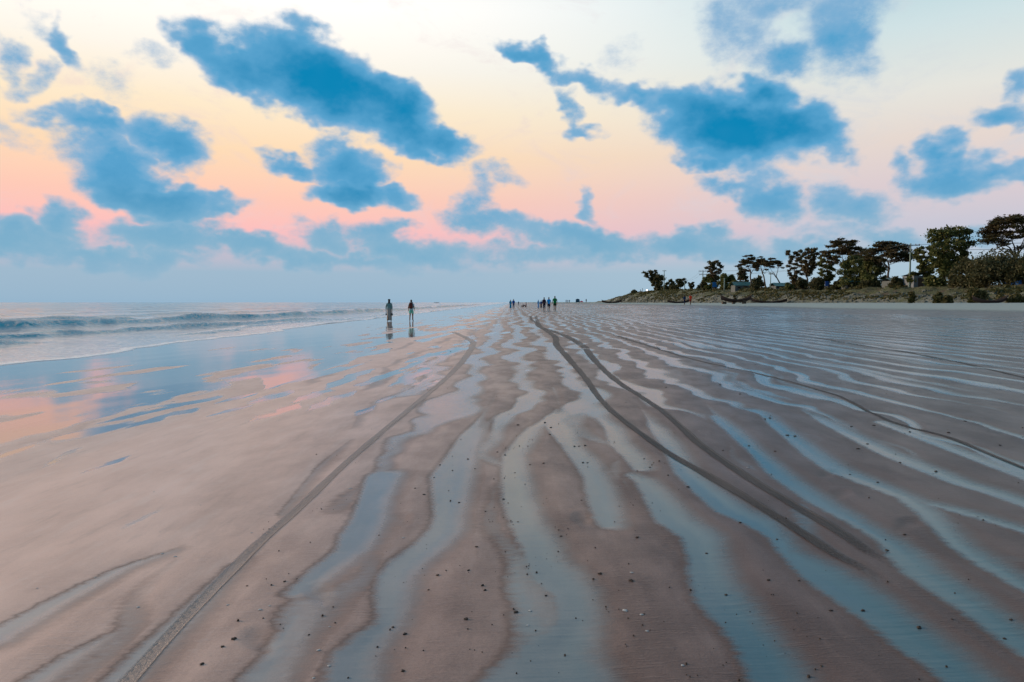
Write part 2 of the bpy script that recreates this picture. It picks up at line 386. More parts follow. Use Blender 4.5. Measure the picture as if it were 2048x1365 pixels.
def ground_z(x, y):
    x = np.asarray(x, dtype=np.float64); y = np.asarray(y, dtype=np.float64)
    s = x.shape; x = np.atleast_1d(x); y = np.atleast_1d(y)
    return (shore_base(x) + micro(x, y)).reshape(s)

# ------------------------------------------------------------------ sand material
def sand_material():
    m, t, b = material('wet_sand')
    pos = t.new('ShaderNodeNewGeometry').outputs['Position']
    pud, film, dry = t.attr('pool'), t.attr('film'), t.attr('dry')
    n_mid = t.noise(t.mapping(pos, scl=(1.0, 0.45, 1)), 3.0, 5, 0.6)
    n_edge = t.noise(t.mapping(pos, scl=(1.0, 2.4, 1)), 14.0, 4, 0.6)
    n_fine = t.noise(pos, 90.0, 3, 0.6)
    n_grain = t.noise(pos, 420.0, 2, 0.7)
    p = t.math('ADD', pud, t.math('MULTIPLY_ADD', n_edge, 0.07, -0.035))
    lee = t.attr('lee')                                                           # 1 on the scoured side of a pool, 0 on the side that shelves
    pool = t.mapr(p, t.mixf(lee, -0.09, -0.03), t.mixf(lee, 0.09, 0.03))
    rim = t.math('MULTIPLY', t.mapr(p, t.mixf(lee, -0.14, -0.06), -0.02), t.mapr(p, 0.03, -0.02))     # freshly drained rim, finer darker silt
    scarp = t.math('MULTIPLY', t.math('MULTIPLY', t.mapr(p, -0.034, -0.026), t.mapr(p, -0.014, -0.022)), t.math('MULTIPLY', lee, t.mapr(n_mid, 0.35, 0.6)))
    fl = t.mapr(t.math('ADD', film, t.math('MULTIPLY_ADD', n_edge, 0.5, -0.25)), -0.15, 0.35)
    wet = t.math('MAXIMUM', pool, fl)
    damp_a, damp_b = (0.138, 0.096, 0.087, 1), (0.094, 0.069, 0.065, 1)
    c = t.mix(t.mapr(n_mid, 0.3, 0.7), damp_a, damp_b)
    sepx = t.new('ShaderNodeSeparateXYZ'); t.put(sepx.inputs[0], pos); px_ = sepx.outputs[0]
    lower = t.mapr(t.math('MULTIPLY_ADD', n_mid, 1.6, px_), 2.2, -2.2)                       # lower beach, drained smooth: reflected sky glow put into a paler, pinker sand colour
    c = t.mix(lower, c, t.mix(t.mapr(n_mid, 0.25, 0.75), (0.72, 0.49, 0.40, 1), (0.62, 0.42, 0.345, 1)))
    c = t.mix(t.math('MULTIPLY', t.mapr(n_fine, 0.35, 0.75), t.math('MULTIPLY_ADD', lower, -0.3, 0.35)), c, (0.115, 0.078, 0.066, 1))
    streak = t.noise(t.mapping(pos, rot=(0, 0, R(-6)), scl=(5.0, 0.8, 1)), 2.2, 5, 0.65)
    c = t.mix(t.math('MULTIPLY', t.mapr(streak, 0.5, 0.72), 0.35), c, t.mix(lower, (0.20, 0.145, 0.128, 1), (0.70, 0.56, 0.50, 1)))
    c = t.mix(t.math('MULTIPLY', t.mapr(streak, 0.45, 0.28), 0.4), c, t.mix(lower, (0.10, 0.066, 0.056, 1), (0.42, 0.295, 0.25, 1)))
    marks = t.noise(t.mapping(pos, rot=(0, 0, R(18)), scl=(1.0, 9.0, 1)), 9.0, 3, 0.6)           # fine wash marks lying across the flow
    mk = t.math('MULTIPLY', t.mapr(n_mid, 0.42, 0.62), t.mapr(marks, 0.52, 0.66))
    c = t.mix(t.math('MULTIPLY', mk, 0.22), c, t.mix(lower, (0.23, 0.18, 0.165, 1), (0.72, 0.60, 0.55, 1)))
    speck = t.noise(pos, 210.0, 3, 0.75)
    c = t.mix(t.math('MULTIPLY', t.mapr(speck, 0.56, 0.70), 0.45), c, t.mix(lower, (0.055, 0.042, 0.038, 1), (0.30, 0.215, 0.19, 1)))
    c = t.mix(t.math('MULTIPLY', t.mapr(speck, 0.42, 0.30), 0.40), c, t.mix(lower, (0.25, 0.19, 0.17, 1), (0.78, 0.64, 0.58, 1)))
    c = t.mix(t.math('MULTIPLY', rim, 0.55), c, (0.12, 0.07, 0.053, 1))
    c = t.mix(t.mapr(px_, 0.2, 7.0, 0.0, 0.85), c, t.mix(streak, (0.078, 0.080, 0.086, 1), (0.128, 0.124, 0.130, 1)))        # vignette and cool cast of the right side painted into the colour
    c = t.mix(t.math('MULTIPLY', t.attr('print'), 0.25), c, (0.10, 0.072, 0.062, 1))
    c = t.mix(t.math('MULTIPLY', scarp, 0.45), c, (0.12, 0.075, 0.058, 1))
    c = t.mix(t.math('MULTIPLY', pool, t.mixf(lower, 0.76, 0.66)), c, t.mix(lower, (0.052, 0.155, 0.20, 1), (0.27, 0.285, 0.30, 1)))  # blue sky reflection in the pools put into their base colour
    c = t.mix(t.math('MULTIPLY', fl, 0.6), c, (0.20, 0.175, 0.16, 1))
    c = t.mix(dry, c, t.mix(n_mid, (0.27, 0.315, 0.30, 1), (0.40, 0.455, 0.43, 1)))
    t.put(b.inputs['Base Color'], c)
    r = t.mixf(t.mapr(n_mid, 0.3, 0.7), 0.27, 0.36)
    r = t.math('ADD', r, t.math('MULTIPLY_ADD', lower, 0.06, 0.05))
    r = t.mixf(pool, r, 0.17); r = t.mixf(fl, r, 0.045); r = t.mixf(dry, r, 0.85)
    t.put(b.inputs['Roughness'], r)
    spec = t.mixf(lower, 0.14, 0.45); spec = t.mixf(pool, spec, t.mixf(lower, 0.32, 0.45)); spec = t.mixf(fl, spec, 0.5); spec = t.mixf(dry, spec, 0.1)
    t.put(b.inputs['Specular IOR Level'], spec)
    t.put(b.inputs['IOR'], t.mixf(fl, 1.36, 1.5))
    ripl = t.noise(t.mapping(pos, rot=(0, 0, R(12)), scl=(0.35, 3.0, 1)), 9.0, 3, 0.55)
    hgt = t.math('ADD', t.math('MULTIPLY_ADD', mk, 0.0012, t.math('MULTIPLY', n_fine, 0.0012)), t.math('MULTIPLY', n_grain, 0.0005))
    hgt = t.math('MULTIPLY', hgt, t.math('MULTIPLY', t.math('MULTIPLY_ADD', wet, -0.93, 1.0), t.math('MULTIPLY_ADD', lower, -0.6, 1.0)))
    hgt = t.math('ADD', hgt, t.math('MULTIPLY', ripl, t.math('MULTIPLY_ADD', fl, -0.0009, 0.0012)))
    bp = t.new('ShaderNodeBump'); bp.inputs['Strength'].default_value = 1.0; bp.inputs['Distance'].default_value = 1.0
    t.put(bp.inputs['Height'], hgt); t.put(b.inputs['Normal'], bp.outputs[0])
    return m
MAT_SAND = sand_material()

def axis(lo_step, core, ratio, far):
    v = list(np.arange(0, core, lo_step)); x = core; d = lo_step
    while x < far: v.append(x); x += d; d = max(d, d * (1 + ratio) if x < 1e9 else d)
    v.append(far); return np.array(v)
xr = axis(0.024, 3.6, 0.017, 95.0); xl = axis(0.024, 3.0, 0.018, 26.0)
xs = np.concatenate([-xl[:0:-1], xr])
ys = np.concatenate([np.arange(-12, 2.0, 0.25), 2.0 + axis(0.02, 1.0, 0.0125, 4000.0)])
GX, GY = np.meshgrid(xs, ys)
PUD = puddle_field(GX, GY); FILM = film_field(GX, GY)
GZ = shore_base(GX) + micro(GX, GY, PUD)
DRY = sstep(22, 29, GX + 5 * (fbm(GX * 0.12, GY * 0.05, 3) - 0.5))
PRI = np.clip(prints(GX, GY), 0, 1)
LEE = (1 - 0.8 * sstep(7, 13, GY)) * sstep(-0.25, 0.25, np.gradient(PUD, axis=1) / np.gradient(GX, axis=1) + 0.3 * (fbm(GX * 0.8, GY * 0.5, 2) - 0.5))
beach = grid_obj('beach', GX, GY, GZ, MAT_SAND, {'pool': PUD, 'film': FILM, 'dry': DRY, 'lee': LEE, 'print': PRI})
tag(beach, 'wide wet rippled tidal sand flat running to the horizon', kind='structure')

# ------------------------------------------------------------------ sea
def shore_x(y):
    return -11.6 + 0.9 * (fbm(y * 0.16 + 2, y * 0 + 3.3, 3) - 0.5) * 2 + 0.25 * (fbm(y * 0.9, y * 0 + 8.1, 2) - 0.5) * 2 - 0.9 * sstep(25, 60, y)
def sea_material():
    m, t, b = material('sea_water')
    pos = t.new('ShaderNodeNewGeometry').outputs['Position']
    foam = t.attr('foam')
    lace = t.noise(t.mapping(pos, scl=(1.6, 0.7, 1)), 3.2, 6, 0.68)
    f = t.mapr(t.math('ADD', foam, t.math('MULTIPLY_ADD', lace, 1.5, -0.75)), 0.35, 0.75)
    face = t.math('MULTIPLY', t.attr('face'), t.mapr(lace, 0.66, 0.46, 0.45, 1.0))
    silt = t.mix(t.mapr(t.attr('offshore'), 15, 160), (0.80, 0.655, 0.61, 1), (0.42, 0.41, 0.41, 1))  # silty water, with pink reflected sky glow added to its colour
    c = t.mix(f, t.mix(face, silt, (0.012, 0.32, 0.43, 1)), (0.95, 0.86, 0.83, 1))  # teal on the wave faces: reflected sky painted as base colour
    t.put(b.inputs['Base Color'], c); t.put(b.inputs['Roughness'], t.mixf(f, 0.12, 0.30)); b.inputs['IOR'].default_value = 1.36
    w = t.math('ADD', t.math('MULTIPLY', t.noise(t.mapping(pos, scl=(1, 0.55, 1)), 1.8, 4, 0.6), 0.16), t.math('MULTIPLY', t.noise(pos, 0.22, 3, 0.5), 0.35))
    w = t.math('ADD', w, t.math('MULTIPLY', t.math('MULTIPLY', f, lace), 0.05))
    w = t.math('MULTIPLY', w, t.mapr(t.attr('offshore'), 0.0, 8.0, 0.3, 1.25))
    bp = t.new('ShaderNodeBump'); bp.inputs['Strength'].default_value = 1.0; bp.inputs['Distance'].default_value = 1.0
    t.put(bp.inputs['Height'], w); t.put(b.inputs['Normal'], bp.outputs[0])
    return m
ss = np.concatenate([[0, 0.02], axis(0.10, 13.0, 0.022, 5200.0)[1:]])
sy = np.concatenate([np.arange(-30, 10, 0.4), 10 + axis(0.14, 5.0, 0.018, 7500.0)])
SS, SY = np.meshgrid(ss, sy)
SX = shore_x(SY) - SS
def roller(s, y, s0, h, wf, wb, y0, y1, fade=4.0, seed=0.0):
    """a low breaker: steep towards the beach, long behind; returns height and foam"""
    c = s0 + 1.1 * (fbm(y * 0.11 + seed, y * 0 + seed, 3) - 0.5) * 2 + 0.35 * (fbm(y * 0.6 + seed, y * 0 + 2 * seed, 2) - 0.5) * 2
    d = s - c
    e = sstep(y0, y0 + fade, y) * sstep(y1, y1 - fade, y) * (0.55 + 0.9 * fbm(y * 0.25 + 3 * seed, y * 0 + 1.0, 3))
    prof = np.where(d < 0, np.exp(-(d / wf) ** 2), np.exp(-(d / wb) ** 2))
    foam = e * (1.15 * np.exp(-((d + 0.55 * wf) / (1.1 * wf)) ** 2) + 0.5 * np.exp(-((d + 2.6) / 2.2) ** 2))
    foam = foam + 1.6 * e * np.exp(-((d - 0.05) / (0.32 * wf)) ** 2)
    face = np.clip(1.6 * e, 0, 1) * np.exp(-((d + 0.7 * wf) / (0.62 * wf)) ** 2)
    return h * e * prof, foam, face
def s_line(pts): return np.interp(SY, [p[0] for p in pts], [p[1] for p in pts])
SZ = np.full(SS.shape, 0.012) + 0.02 * sstep(0.2, 3, SS); FO = 0.95 * np.exp(-(SS / 0.35) ** 2) + 0.34 * np.exp(-((SS - 1.5) / 2.6) ** 2)
ROLL = [(s_line([(10, 16), (30, 15), (45, 12.5), (60, 9.8), (93, 8.2), (150, 6.6), (400, 6)]), .46, .55, 1.6, 8, 420, 1.0),
        (s_line([(20, 10), (34, 7.2), (45, 4.4), (60, 3.2)]), .24, .30, .8, 27, 62, 2.3),
        (s_line([(20, 5.2), (26, 4.9), (40, 4.6)]), .24, .26, .7, 12, 27, 3.7),
        (s_line([(20, 8.4), (30, 7.3)]), .22, .26, .7, 18, 34, 4.9),
        (s_line([(20, 2.6), (60, 2.2), (120, 2)]), .09, .2, .6, 30, 140, 5.6),
        (s_line([(10, 21), (40, 19), (80, 15), (150, 13), (400, 12)]), .42, .7, 1.8, 20, 60, 6.1),
        (s_line([(10, 30), (100, 24), (300, 20)]), .24, 1.0, 2.2, 5, 500, 7.4), (s_line([(10, 42), (300, 34)]), .22, 1.2, 2.5, 5, 600, 8.2),
        (s_line([(10, 60), (300, 55)]), .22, 1.5, 2.8, 5, 700, 9.6), (s_line([(10, 85), (300, 80)]), .24, 1.7, 3.2, 5, 900, 10.3)]
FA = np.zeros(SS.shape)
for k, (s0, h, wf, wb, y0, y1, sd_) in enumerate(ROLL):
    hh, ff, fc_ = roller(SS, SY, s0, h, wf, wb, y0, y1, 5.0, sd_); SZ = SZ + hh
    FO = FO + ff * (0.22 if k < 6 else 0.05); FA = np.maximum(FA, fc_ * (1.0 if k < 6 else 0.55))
SZ = SZ + sstep(6, 25, SS) * (fbm(SS * 0.35 + 3, SY * 0.18, 4) - 0.5) * 0.26 * sstep(900, 200, SY)
SZ = SZ - 0.03 * np.exp(-(SS / 0.012) ** 2)
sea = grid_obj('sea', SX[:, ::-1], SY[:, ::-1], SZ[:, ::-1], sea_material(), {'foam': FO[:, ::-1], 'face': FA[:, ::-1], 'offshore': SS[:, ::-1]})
tag(sea, 'pale evening sea with low foaming breakers', kind='structure')

# ------------------------------------------------------------------ tyre tracks pressed into the sand
def track_material(hi=(0.40, 0.315, 0.28, 1), lo=(0.29, 0.24, 0.22, 1), cover=0.72, rough=0.45):
    m, t, b = material('pressed_sand')
    pos = t.new('ShaderNodeNewGeometry').outputs['Position']
    tread = t.attr('tread'); n = t.noise(pos, 30, 4, 0.6)
    c = t.mix(t.math('MULTIPLY_ADD', n, 0.6, t.math('MULTIPLY', tread, 0.5), clamp=True), hi, lo)
    t.put(b.inputs['Base Color'], c); b.inputs['Roughness'].default_value = rough; b.inputs['IOR'].default_value = 1.45
    t.put(b.inputs['Alpha'], t.mapr(t.math('ADD', t.attr('worn'), t.math('MULTIPLY_ADD', t.noise(pos, 55, 3, 0.6), 0.7, -0.35)), 0.2, 0.75, 0.0, cover))
    bp = t.new('ShaderNodeBump'); bp.inputs['Distance'].default_value = 0.004; t.put(bp.inputs['Height'], t.noise(pos, 160, 3, 0.6)); t.put(b.inputs['Normal'], bp.outputs[0])
    return m
MAT_TRACK = track_material(); MAT_TRACK_WET = track_material((0.085, 0.068, 0.061, 1), (0.042, 0.036, 0.034, 1), 0.86, 0.62)
def smooth_line(pts, n):
    P = [Vector(p) for p in pts]; out = []
    for i in range(len(P) - 1):
        a, b, c, d = P[max(i - 1, 0)], P[i], P[i + 1], P[min(i + 2, len(P) - 1)]
        for k in range(n):
            t = k / n
            out.append(0.5 * ((2 * b) + (c - a) * t + (2 * a - 5 * b + 4 * c - d) * t * t + (3 * b - a - 3 * c + d) * t ** 3))
    out.append(P[-1]); return out
def tyre_track(pix, half, tread, lug, label, fade=(1.0, 1.0), mat=None):
    line = smooth_line([(*ground_at(px, py), 0) for px, py in pix], 60)
    L = [0.0]
    for a, b in zip(line, line[1:]): L.append(L[-1] + (b - a).length)
    L = np.array(L); xy = np.array([(p.x, p.y) for p in line])
    d = [0.0]
    while d[-1] < L[-1]:
        yy = float(np.interp(d[-1], L, xy[:, 1])); d.append(d[-1] + max(0.009, 0.0022 * yy))
    d = np.array(d); cx = np.interp(d, L, xy[:, 0]); cy = np.interp(d, L, xy[:, 1])
    k = np.ones(9) / 9; cx[4:-4] = np.convolve(cx, k, 'valid'); cy[4:-4] = np.convolve(cy, k, 'valid')
    tx = np.gradient(cx); ty = np.gradient(cy); n = np.hypot(tx, ty) + 1e-9; nx, ny = ty / n, -tx / n
    us = np.linspace(-1, 1, 13); U, D = np.meshgrid(us, d)
    wob = 1 + 0.18 * (fbm(D * 2.2 + lug, D * 0 + 4, 3) - 0.5) * 2
    # further off the tyre has slewed and broken the rims: the print reads wider
    wide = half * (1 + 2.0 * sstep(6, 24, cy))[:, None] * wob
    X = cx[:, None] + U * wide * nx[:, None]; Y = cy[:, None] + U * wide * ny[:, None]
    cut = np.abs(U)
    groove = -0.0005 - 0.0022 * (cut < 0.72) - 0.006 * (cut > 0.97); rimz = 0.006 * np.exp(-((cut - 0.86) / 0.10) ** 2)
    ph = D / lug + (0.45 * cut if tread == 'chevron' else 0.5 * (np.round(U * 3) % 2))
    lugm = (np.sin(2 * math.pi * ph) > 0.05) * (cut < 0.72) * (1.0 if tread == 'chevron' else (np.sin(U * 11) > -0.35))
    wear = sstep(0.25, 0.6, fbm(D * 0.8 + 9 * lug, U * 0.6, 3))
    ends = sstep(0, fade[0], D) * sstep(0, fade[1], L[-1] - D)
    Z = ground_z(X, Y) + 0.0032 + (groove * (cut < 0.97) + lugm * 0.0030 * wear) * ends + rimz * 0.25 * ends
    o = grid_obj('tyre_track', X, Y, Z, mat or MAT_TRACK, {'tread': lugm * wear, 'worn': ends * (1 - 0.95 * sstep(0.55, 1.0, cut))}); o.parent = beach; o['label'] = label
    return o
tyre_track([(-250,1930),(-60,1720),(100,1540),(235,1385),(320,1290),(400,1205),(500,1105),(600,1015),(700,920),(800,835),(860,785),(905,745),(932,714),(945,692),(941,681),(905,664)], .040, 'chevron', .022, 'single narrow tyre track running along the drained lower sand')
tyre_track([(1930,1275),(1880,1240),(1840,1214),(1775,1178),(1738,1148),(1665,1108),(1621,1079),(1563,1042),(1494,999),(1420,955),(1322,897),(1250,845),(1205,803),(1165,750),(1132,712),(1113,690),(1110,675),(1090,660),(1076,652),(1072,645),(1063,640),(1061,632)], .040, 'chevron', .02, 'seaward track of the crossing pair of tyre tracks', (1.5, 3), MAT_TRACK_WET)
tyre_track([(1950,1235),(1900,1207),(1850,1172),(1786,1134),(1738,1108),(1702,1083),(1651,1050),(1577,1006),(1504,962),(1402,893),(1364,859),(1310,812),(1240,766),(1205,737),(1182,712),(1165,692),(1130,672),(1100,661),(1081,654),(1074,640),(1071,632)], .043, 'dots', .02, 'landward track of the crossing pair of tyre tracks, with dotted tread', (1.5, 3), MAT_TRACK_WET)
tyre_track([(2420,1090),(2240,1015),(2090,953),(2048,937),(1994,915),(1900,878),(1775,842),(1694,802),(1654,786),(1519,748),(1402,724),(1300,694),(1210,665)], .022, 'chevron', .026, 'faint tyre track across the right-hand sand bars', (1, 6), MAT_TRACK_WET)
tyre_track([(2100,768),(2048,757),(1940,731),(1835,709),(1683,684),(1570,666)], .03, 'chevron', .03, 'faint far tyre track towards the boats', (1, 6), MAT_TRACK_WET)

# ------------------------------------------------------------------ small things lying on the sand
rnd = random.Random(3)
MAT_LUMP = flat_mat('dark_mud', (0.030, 0.022, 0.018), 0.75, 0.5, 60)
MAT_SHELL = flat_mat('shell', (0.36, 0.36, 0.355), 0.55, 0.25, 50)
def lump_mesh(seed):
    r = random.Random(seed); bm = bmesh.new(); bmesh.ops.create_icosphere(bm, subdivisions=2, radius=1.0)
    ph = [r.uniform(0, 6) for _ in range(6)]
    for v in bm.verts:
        c = v.co; k = 1 + 0.24 * math.sin(3 * c.x + ph[0]) * math.cos(2.6 * c.y + ph[1]) + 0.16 * math.sin(6 * c.z + 5 * c.x + ph[2]) + 0.08 * math.sin(9 * c.y + ph[3])
        v.co = Vector((c.x * k * 1.15, c.y * k * 0.9, max(c.z * k * 0.6, -0.25)))
    me = bpy.data.meshes.new('lump'); bm.to_mesh(me); bm.free(); me.materials.append(MAT_LUMP); return me
LUMPS = [lump_mesh(i) for i in range(5)]
def shell_mesh(seed):
    r = random.Random(seed); bm = bmesh.new(); n = 11; c = bm.verts.new((0, -0.2, 0.42)); ring = []; mid = []
    for i in range(n):
        a = 2 * math.pi * i / n; rr = 1 + r.uniform(-.22, .22); x, y = math.cos(a) * rr, math.sin(a) * rr * 0.8
        ring.append(bm.verts.new((x, y, 0.02 * r.random()))); mid.append(bm.verts.new((x * .62, y * .62 - .06, 0.30 + r.uniform(-.05, .05))))
    for i in range(n):
        j = (i + 1) % n; bm.faces.new((ring[i], ring[j], mid[j], mid[i])); bm.faces.new((mid[i], mid[j], c))
    bm.faces.new(ring[::-1])
    me = bpy.data.meshes.new('shell'); bm.to_mesh(me); bm.free(); me.materials.append(MAT_SHELL); return me
SHELLS = [shell_mesh(i) for i in range(4)]
LUMP_PX = [(810,1271,9),(786,1256,7),(875,1154,7),(806,1345,9),(965,1175,8),(970,1184,6),(937,1145,6),(932,1243,9),(1032,1226,9),(1092,1193,6),(1200,1150,9),(1262,1165,10),(1274,1078,7),(1122,1074,5),
 (971,1024,4),(918,1005,5),(953,1097,6),(857,1183,5),(1007,999,5),(1838,1257,12),(1726,1222,8),(1662,1224,7),(1598,1164,5),(1537,1164,7),(1452,1190,7),(1480,1047,6),(1554,1080,5),(1376,975,6),(1413,1107,5),
 (1774,1103,7),(1809,1073,6),(1904,1242,5),(2022,1242,7),(2009,1279,6),(1872,944,7),(1755,966,5),(1700,950,4),(1800,927,5),(468,1281,10),(404,1331,9),(445,1296,7),(618,1271,5),(569,1165,6),(494,1174,4),(1036,1044,4),(1117,1062,4),(1163,1002,4),(1087,928,5),(1036,851,5),(1149,893,5),(1170,892,5),
 (1158,893,4),(1166,925,5),(1175,925,4),(1336,952,5),(1300,935,4),(1288,918,4),(1090,845,5),(1102,855,5),(1100,870,5),(1440,770,4),(1480,790,4),(1575,872,6),(1590,874,6),(1530,840,5),(1540,838,5),(1716,900,6),(1703,855,5),(1735,889,5),(1820,865,5),(1897,868,6),(1930,845,5),(2000,893,5),(1748,853,5),(1498,893,5),(1550,905,5),(1446,903,4),(995,905,4),(1010,910,4),(936,918,5),(880,930,4),(868,955,4),(830,978,4),(848,990,5),(905,940,4),(1060,930,4),(1030,945,3),(950,938,4)]
lump_grp = 'dark mud lumps scattered over the sand'
for i, (px, py, w) in enumerate(LUMP_PX):
    gx, gy = ground_at(px, py); s = 0.42 * w * gy / F_PX
    o = bpy.data.objects.new('mud_lump', LUMPS[i % 5]); COL.objects.link(o)
    o.location = (gx, gy, float(ground_z(gx, gy)) + 0.12 * s); o.scale = (s, s * rnd.uniform(1.0, 1.7), s); o.rotation_euler = (0, 0, rnd.uniform(0, 6.3))
    tag(o, 'small dark lump of mud lying on the wet rippled sand', 'mud lump', lump_grp)
SHELL_PX = [(276,1214,8),(360,1150,3),(1250,1224,13),(1060,1223,9),(1283,1233,9),(1055,1252,8),(1263,1149,9),(659,1256,6),(637,1303,9),(503,1068,6),(539,1015,4),(324,1107,8),(350,1114,8),(190,1154,6),(74,1177,5),(320,1066,3),(308,985,4),(401,1012,4),(455,1212,7),(520,1222,10),(539,1214,6),(658,1333,9),(627,1358,7),(1495,937,7),(1398,865,4),(1412,872,3),(806,1078,7),(700,978,9),(1294,1266,8),(1365,1335,9)]
for i, (px, py, w) in enumerate(SHELL_PX):
    gx, gy = ground_at(px, py); s = 0.46 * w * gy / F_PX
    o = bpy.data.objects.new('shell', SHELLS[i % 4]); COL.objects.link(o)
    o.location = (gx, gy, float(ground_z(gx, gy)) + 0.001); o.scale = (s, s * 1.2, s * 0.5); o.rotation_euler = (0, 0, rnd.uniform(0, 6.3))
    tag(o, 'small pale shell fragment lying on the wet sand', 'shell', 'pale shell fragments on the sand')
# the countless smaller crumbs
V, Fc = [], []
def crumb(gx, gy, s, h):
    z = float(0); b = len(V); n = 6
    for k in range(n):
        a = 6.283 * k / n + gx; q = rnd.uniform(.75, 1.25); V.append((gx + s * q * math.cos(a), gy + 1.25 * s * q * math.sin(a), -0.003))
    for k in range(n):
        a = 6.283 * k / n + gx; V.append((gx + .6 * s * math.cos(a), gy + .7 * s * math.sin(a), h * rnd.uniform(.7, 1.2)))
    for k in range(n): Fc.append((b + k, b + (k + 1) % n, b + n + (k + 1) % n, b + n + k))
    Fc.append(tuple(b + n + k for k in range(n)))
for _ in range(270):
    py = 680 + 685 * rnd.random() ** 1.1; px = rnd.gauss(1120, 420)
    if rnd.random() < 0.25: px = rnd.uniform(500, 2048)
    if not 0 < px < 2048 or px < 1500 - py: continue
    gx, gy = ground_at(px, py)
    if gx < -2.3: continue
    s = rnd.uniform(0.0016, 0.0042) * (1 + 0.07 * gy) * rnd.choice((.6, .8, 1, 1, 1.4)); crumb(gx, gy, s, s * 0.9)
    if rnd.random() < 0.25:
        for q in range(rnd.randint(2, 5)): crumb(gx + rnd.gauss(0, .07), gy + rnd.gauss(0, .07), s * .6, s * .5)
Va = np.array(V); gz = ground_z(Va[:, 0], Va[:, 1]); Va[:, 2] += gz
cr = mesh_obj('sand_crumbs', Va.tolist(), Fc, MAT_LUMP); tag(cr, 'tiny dark crumbs of mud scattered over the sand', kind='stuff')

# ------------------------------------------------------------------ embankment and land behind the beach
BK_Y = [-200, 40, 92, 115, 150, 230, 380, 600, 1200, 4000]; BK_X = [74, 66, 63.5, 57.5, 50, 46, 47, 52, 62, 90]
def bank_x(y): return np.interp(y, BK_Y, BK_X)
TOP_Y = [-200, 60, 105, 150, 200, 306, 345, 385, 430, 470, 4000]; TOP_Z = [3.6, 3.6, 3.7, 4.3, 4.9, 5.9, 5.7, 4.4, 2.5, 1.5, 1.45]
def bank_z(x, y):
    x = np.asarray(x, float); y = np.asarray(y, float)
    u = x - bank_x(y) + 1.6 * (fbm(y * 0.11 + 3, x * 0.03, 3) - 0.5)
    top = np.interp(y, TOP_Y, TOP_Z); b = shore_base(x) + 0.0
    rise = sstep(-0.8, 11, u)
    bump = (fbm(x * 0.35 + 5, y * 0.3, 4) - 0.5) * 1.3 * sstep(0.3, 3, u) * sstep(1.2, 2.4, top) + (fbm(x * 1.4, y * 1.2, 3) - 0.5) * 0.35 * sstep(0.2, 1.5, u) * sstep(1.2, 2.0, top)
    return b - 0.12 + (top - b + 0.15) * (0.35 * sstep(-0.8, 3.0, u) + 0.65 * rise) + bump
def bank_material():
    m, t, b = material('grassy_bank')
    pos = t.new('ShaderNodeNewGeometry').outputs['Position']; up = t.attr('up')
    n1 = t.noise(pos, 0.35, 5, 0.65); n2 = t.noise(pos, 2.2, 5, 0.65); n3 = t.noise(pos, 0.9, 3, 0.6)
    stone = t.mix(t.mapr(n2, 0.3, 0.7), (0.07, 0.085, 0.075, 1), (0.15, 0.17, 0.155, 1))
    grass = t.mix(n2, (0.034, 0.052, 0.022, 1), (0.085, 0.092, 0.04, 1)); soil = (0.08, 0.06, 0.04, 1)
    g = t.mapr(t.math('ADD', up, t.math('MULTIPLY_ADD', n1, 1.7, -0.85)), -0.02, 0.30)
    c = t.mix(g, stone, t.mix(t.mapr(n3, 0.52, 0.66), grass, soil))
    t.put(b.inputs['Base Color'], c); b.inputs['Roughness'].default_value = 0.95
    bp = t.new('ShaderNodeBump'); bp.inputs['Distance'].default_value = 0.35; t.put(bp.inputs['Height'], n2); t.put(b.inputs['Normal'], bp.outputs[0])
    return m
bu = np.concatenate([np.arange(-1.5, 14, 0.4), 14 + axis(1.0, 20, 0.12, 4500)])
by = np.concatenate([np.arange(-150, 50, 8.0), 50 + axis(0.7, 150, 0.03, 5500)])
BU, BY = np.meshgrid(bu, by); BX = bank_x(BY) + BU; BZ = bank_z(BX, BY)
BZ = BZ - 0.0
bank = grid_obj('embankment', BX, BY, BZ, bank_material(), {'up': sstep(0.5, 10, BU)})
tag(bank, 'grassy embankment with grey stones above the beach', kind='structure')
# stones of the broken revetment
V, Fc = [], []
for _ in range(1500):
    y = 62 + 300 * rnd.random() ** 1.5; u = abs(rnd.gauss(0, 2.6)) - 0.3
    if u > 8: continue
    x = float(bank_x(y)) + u; s = rnd.uniform(.07, .26) * (1.0 + y / 400)
    z = float(bank_z(x, y)); b = len(V); a0 = rnd.uniform(0, 6)
    for lv, (k, h) in enumerate(((1, -.3), (1.05, .25), (.6, .6))):
        for q in range(5):
            a = a0 + 1.2566 * q; w = s * k * rnd.uniform(.75, 1.25); V.append((x + w * math.cos(a), y + w * math.sin(a) * 1.3, z + s * h * rnd.uniform(.8, 1.2)))
    for lv in range(2):
        for q in range(5): Fc.append((b + lv * 5 + q, b + lv * 5 + (q + 1) % 5, b + lv * 5 + 5 + (q + 1) % 5, b + lv * 5 + 5 + q))
    Fc.append(tuple(b + 10 + q for q in range(5)))
MAT_STONE = flat_mat('revetment_stone', (0.085, 0.098, 0.085), 0.9, 0.55, 0.9)
tag(mesh_obj('revetment_stones', V, Fc, MAT_STONE), 'broken grey stones strewn along the foot of the bank', kind='stuff')

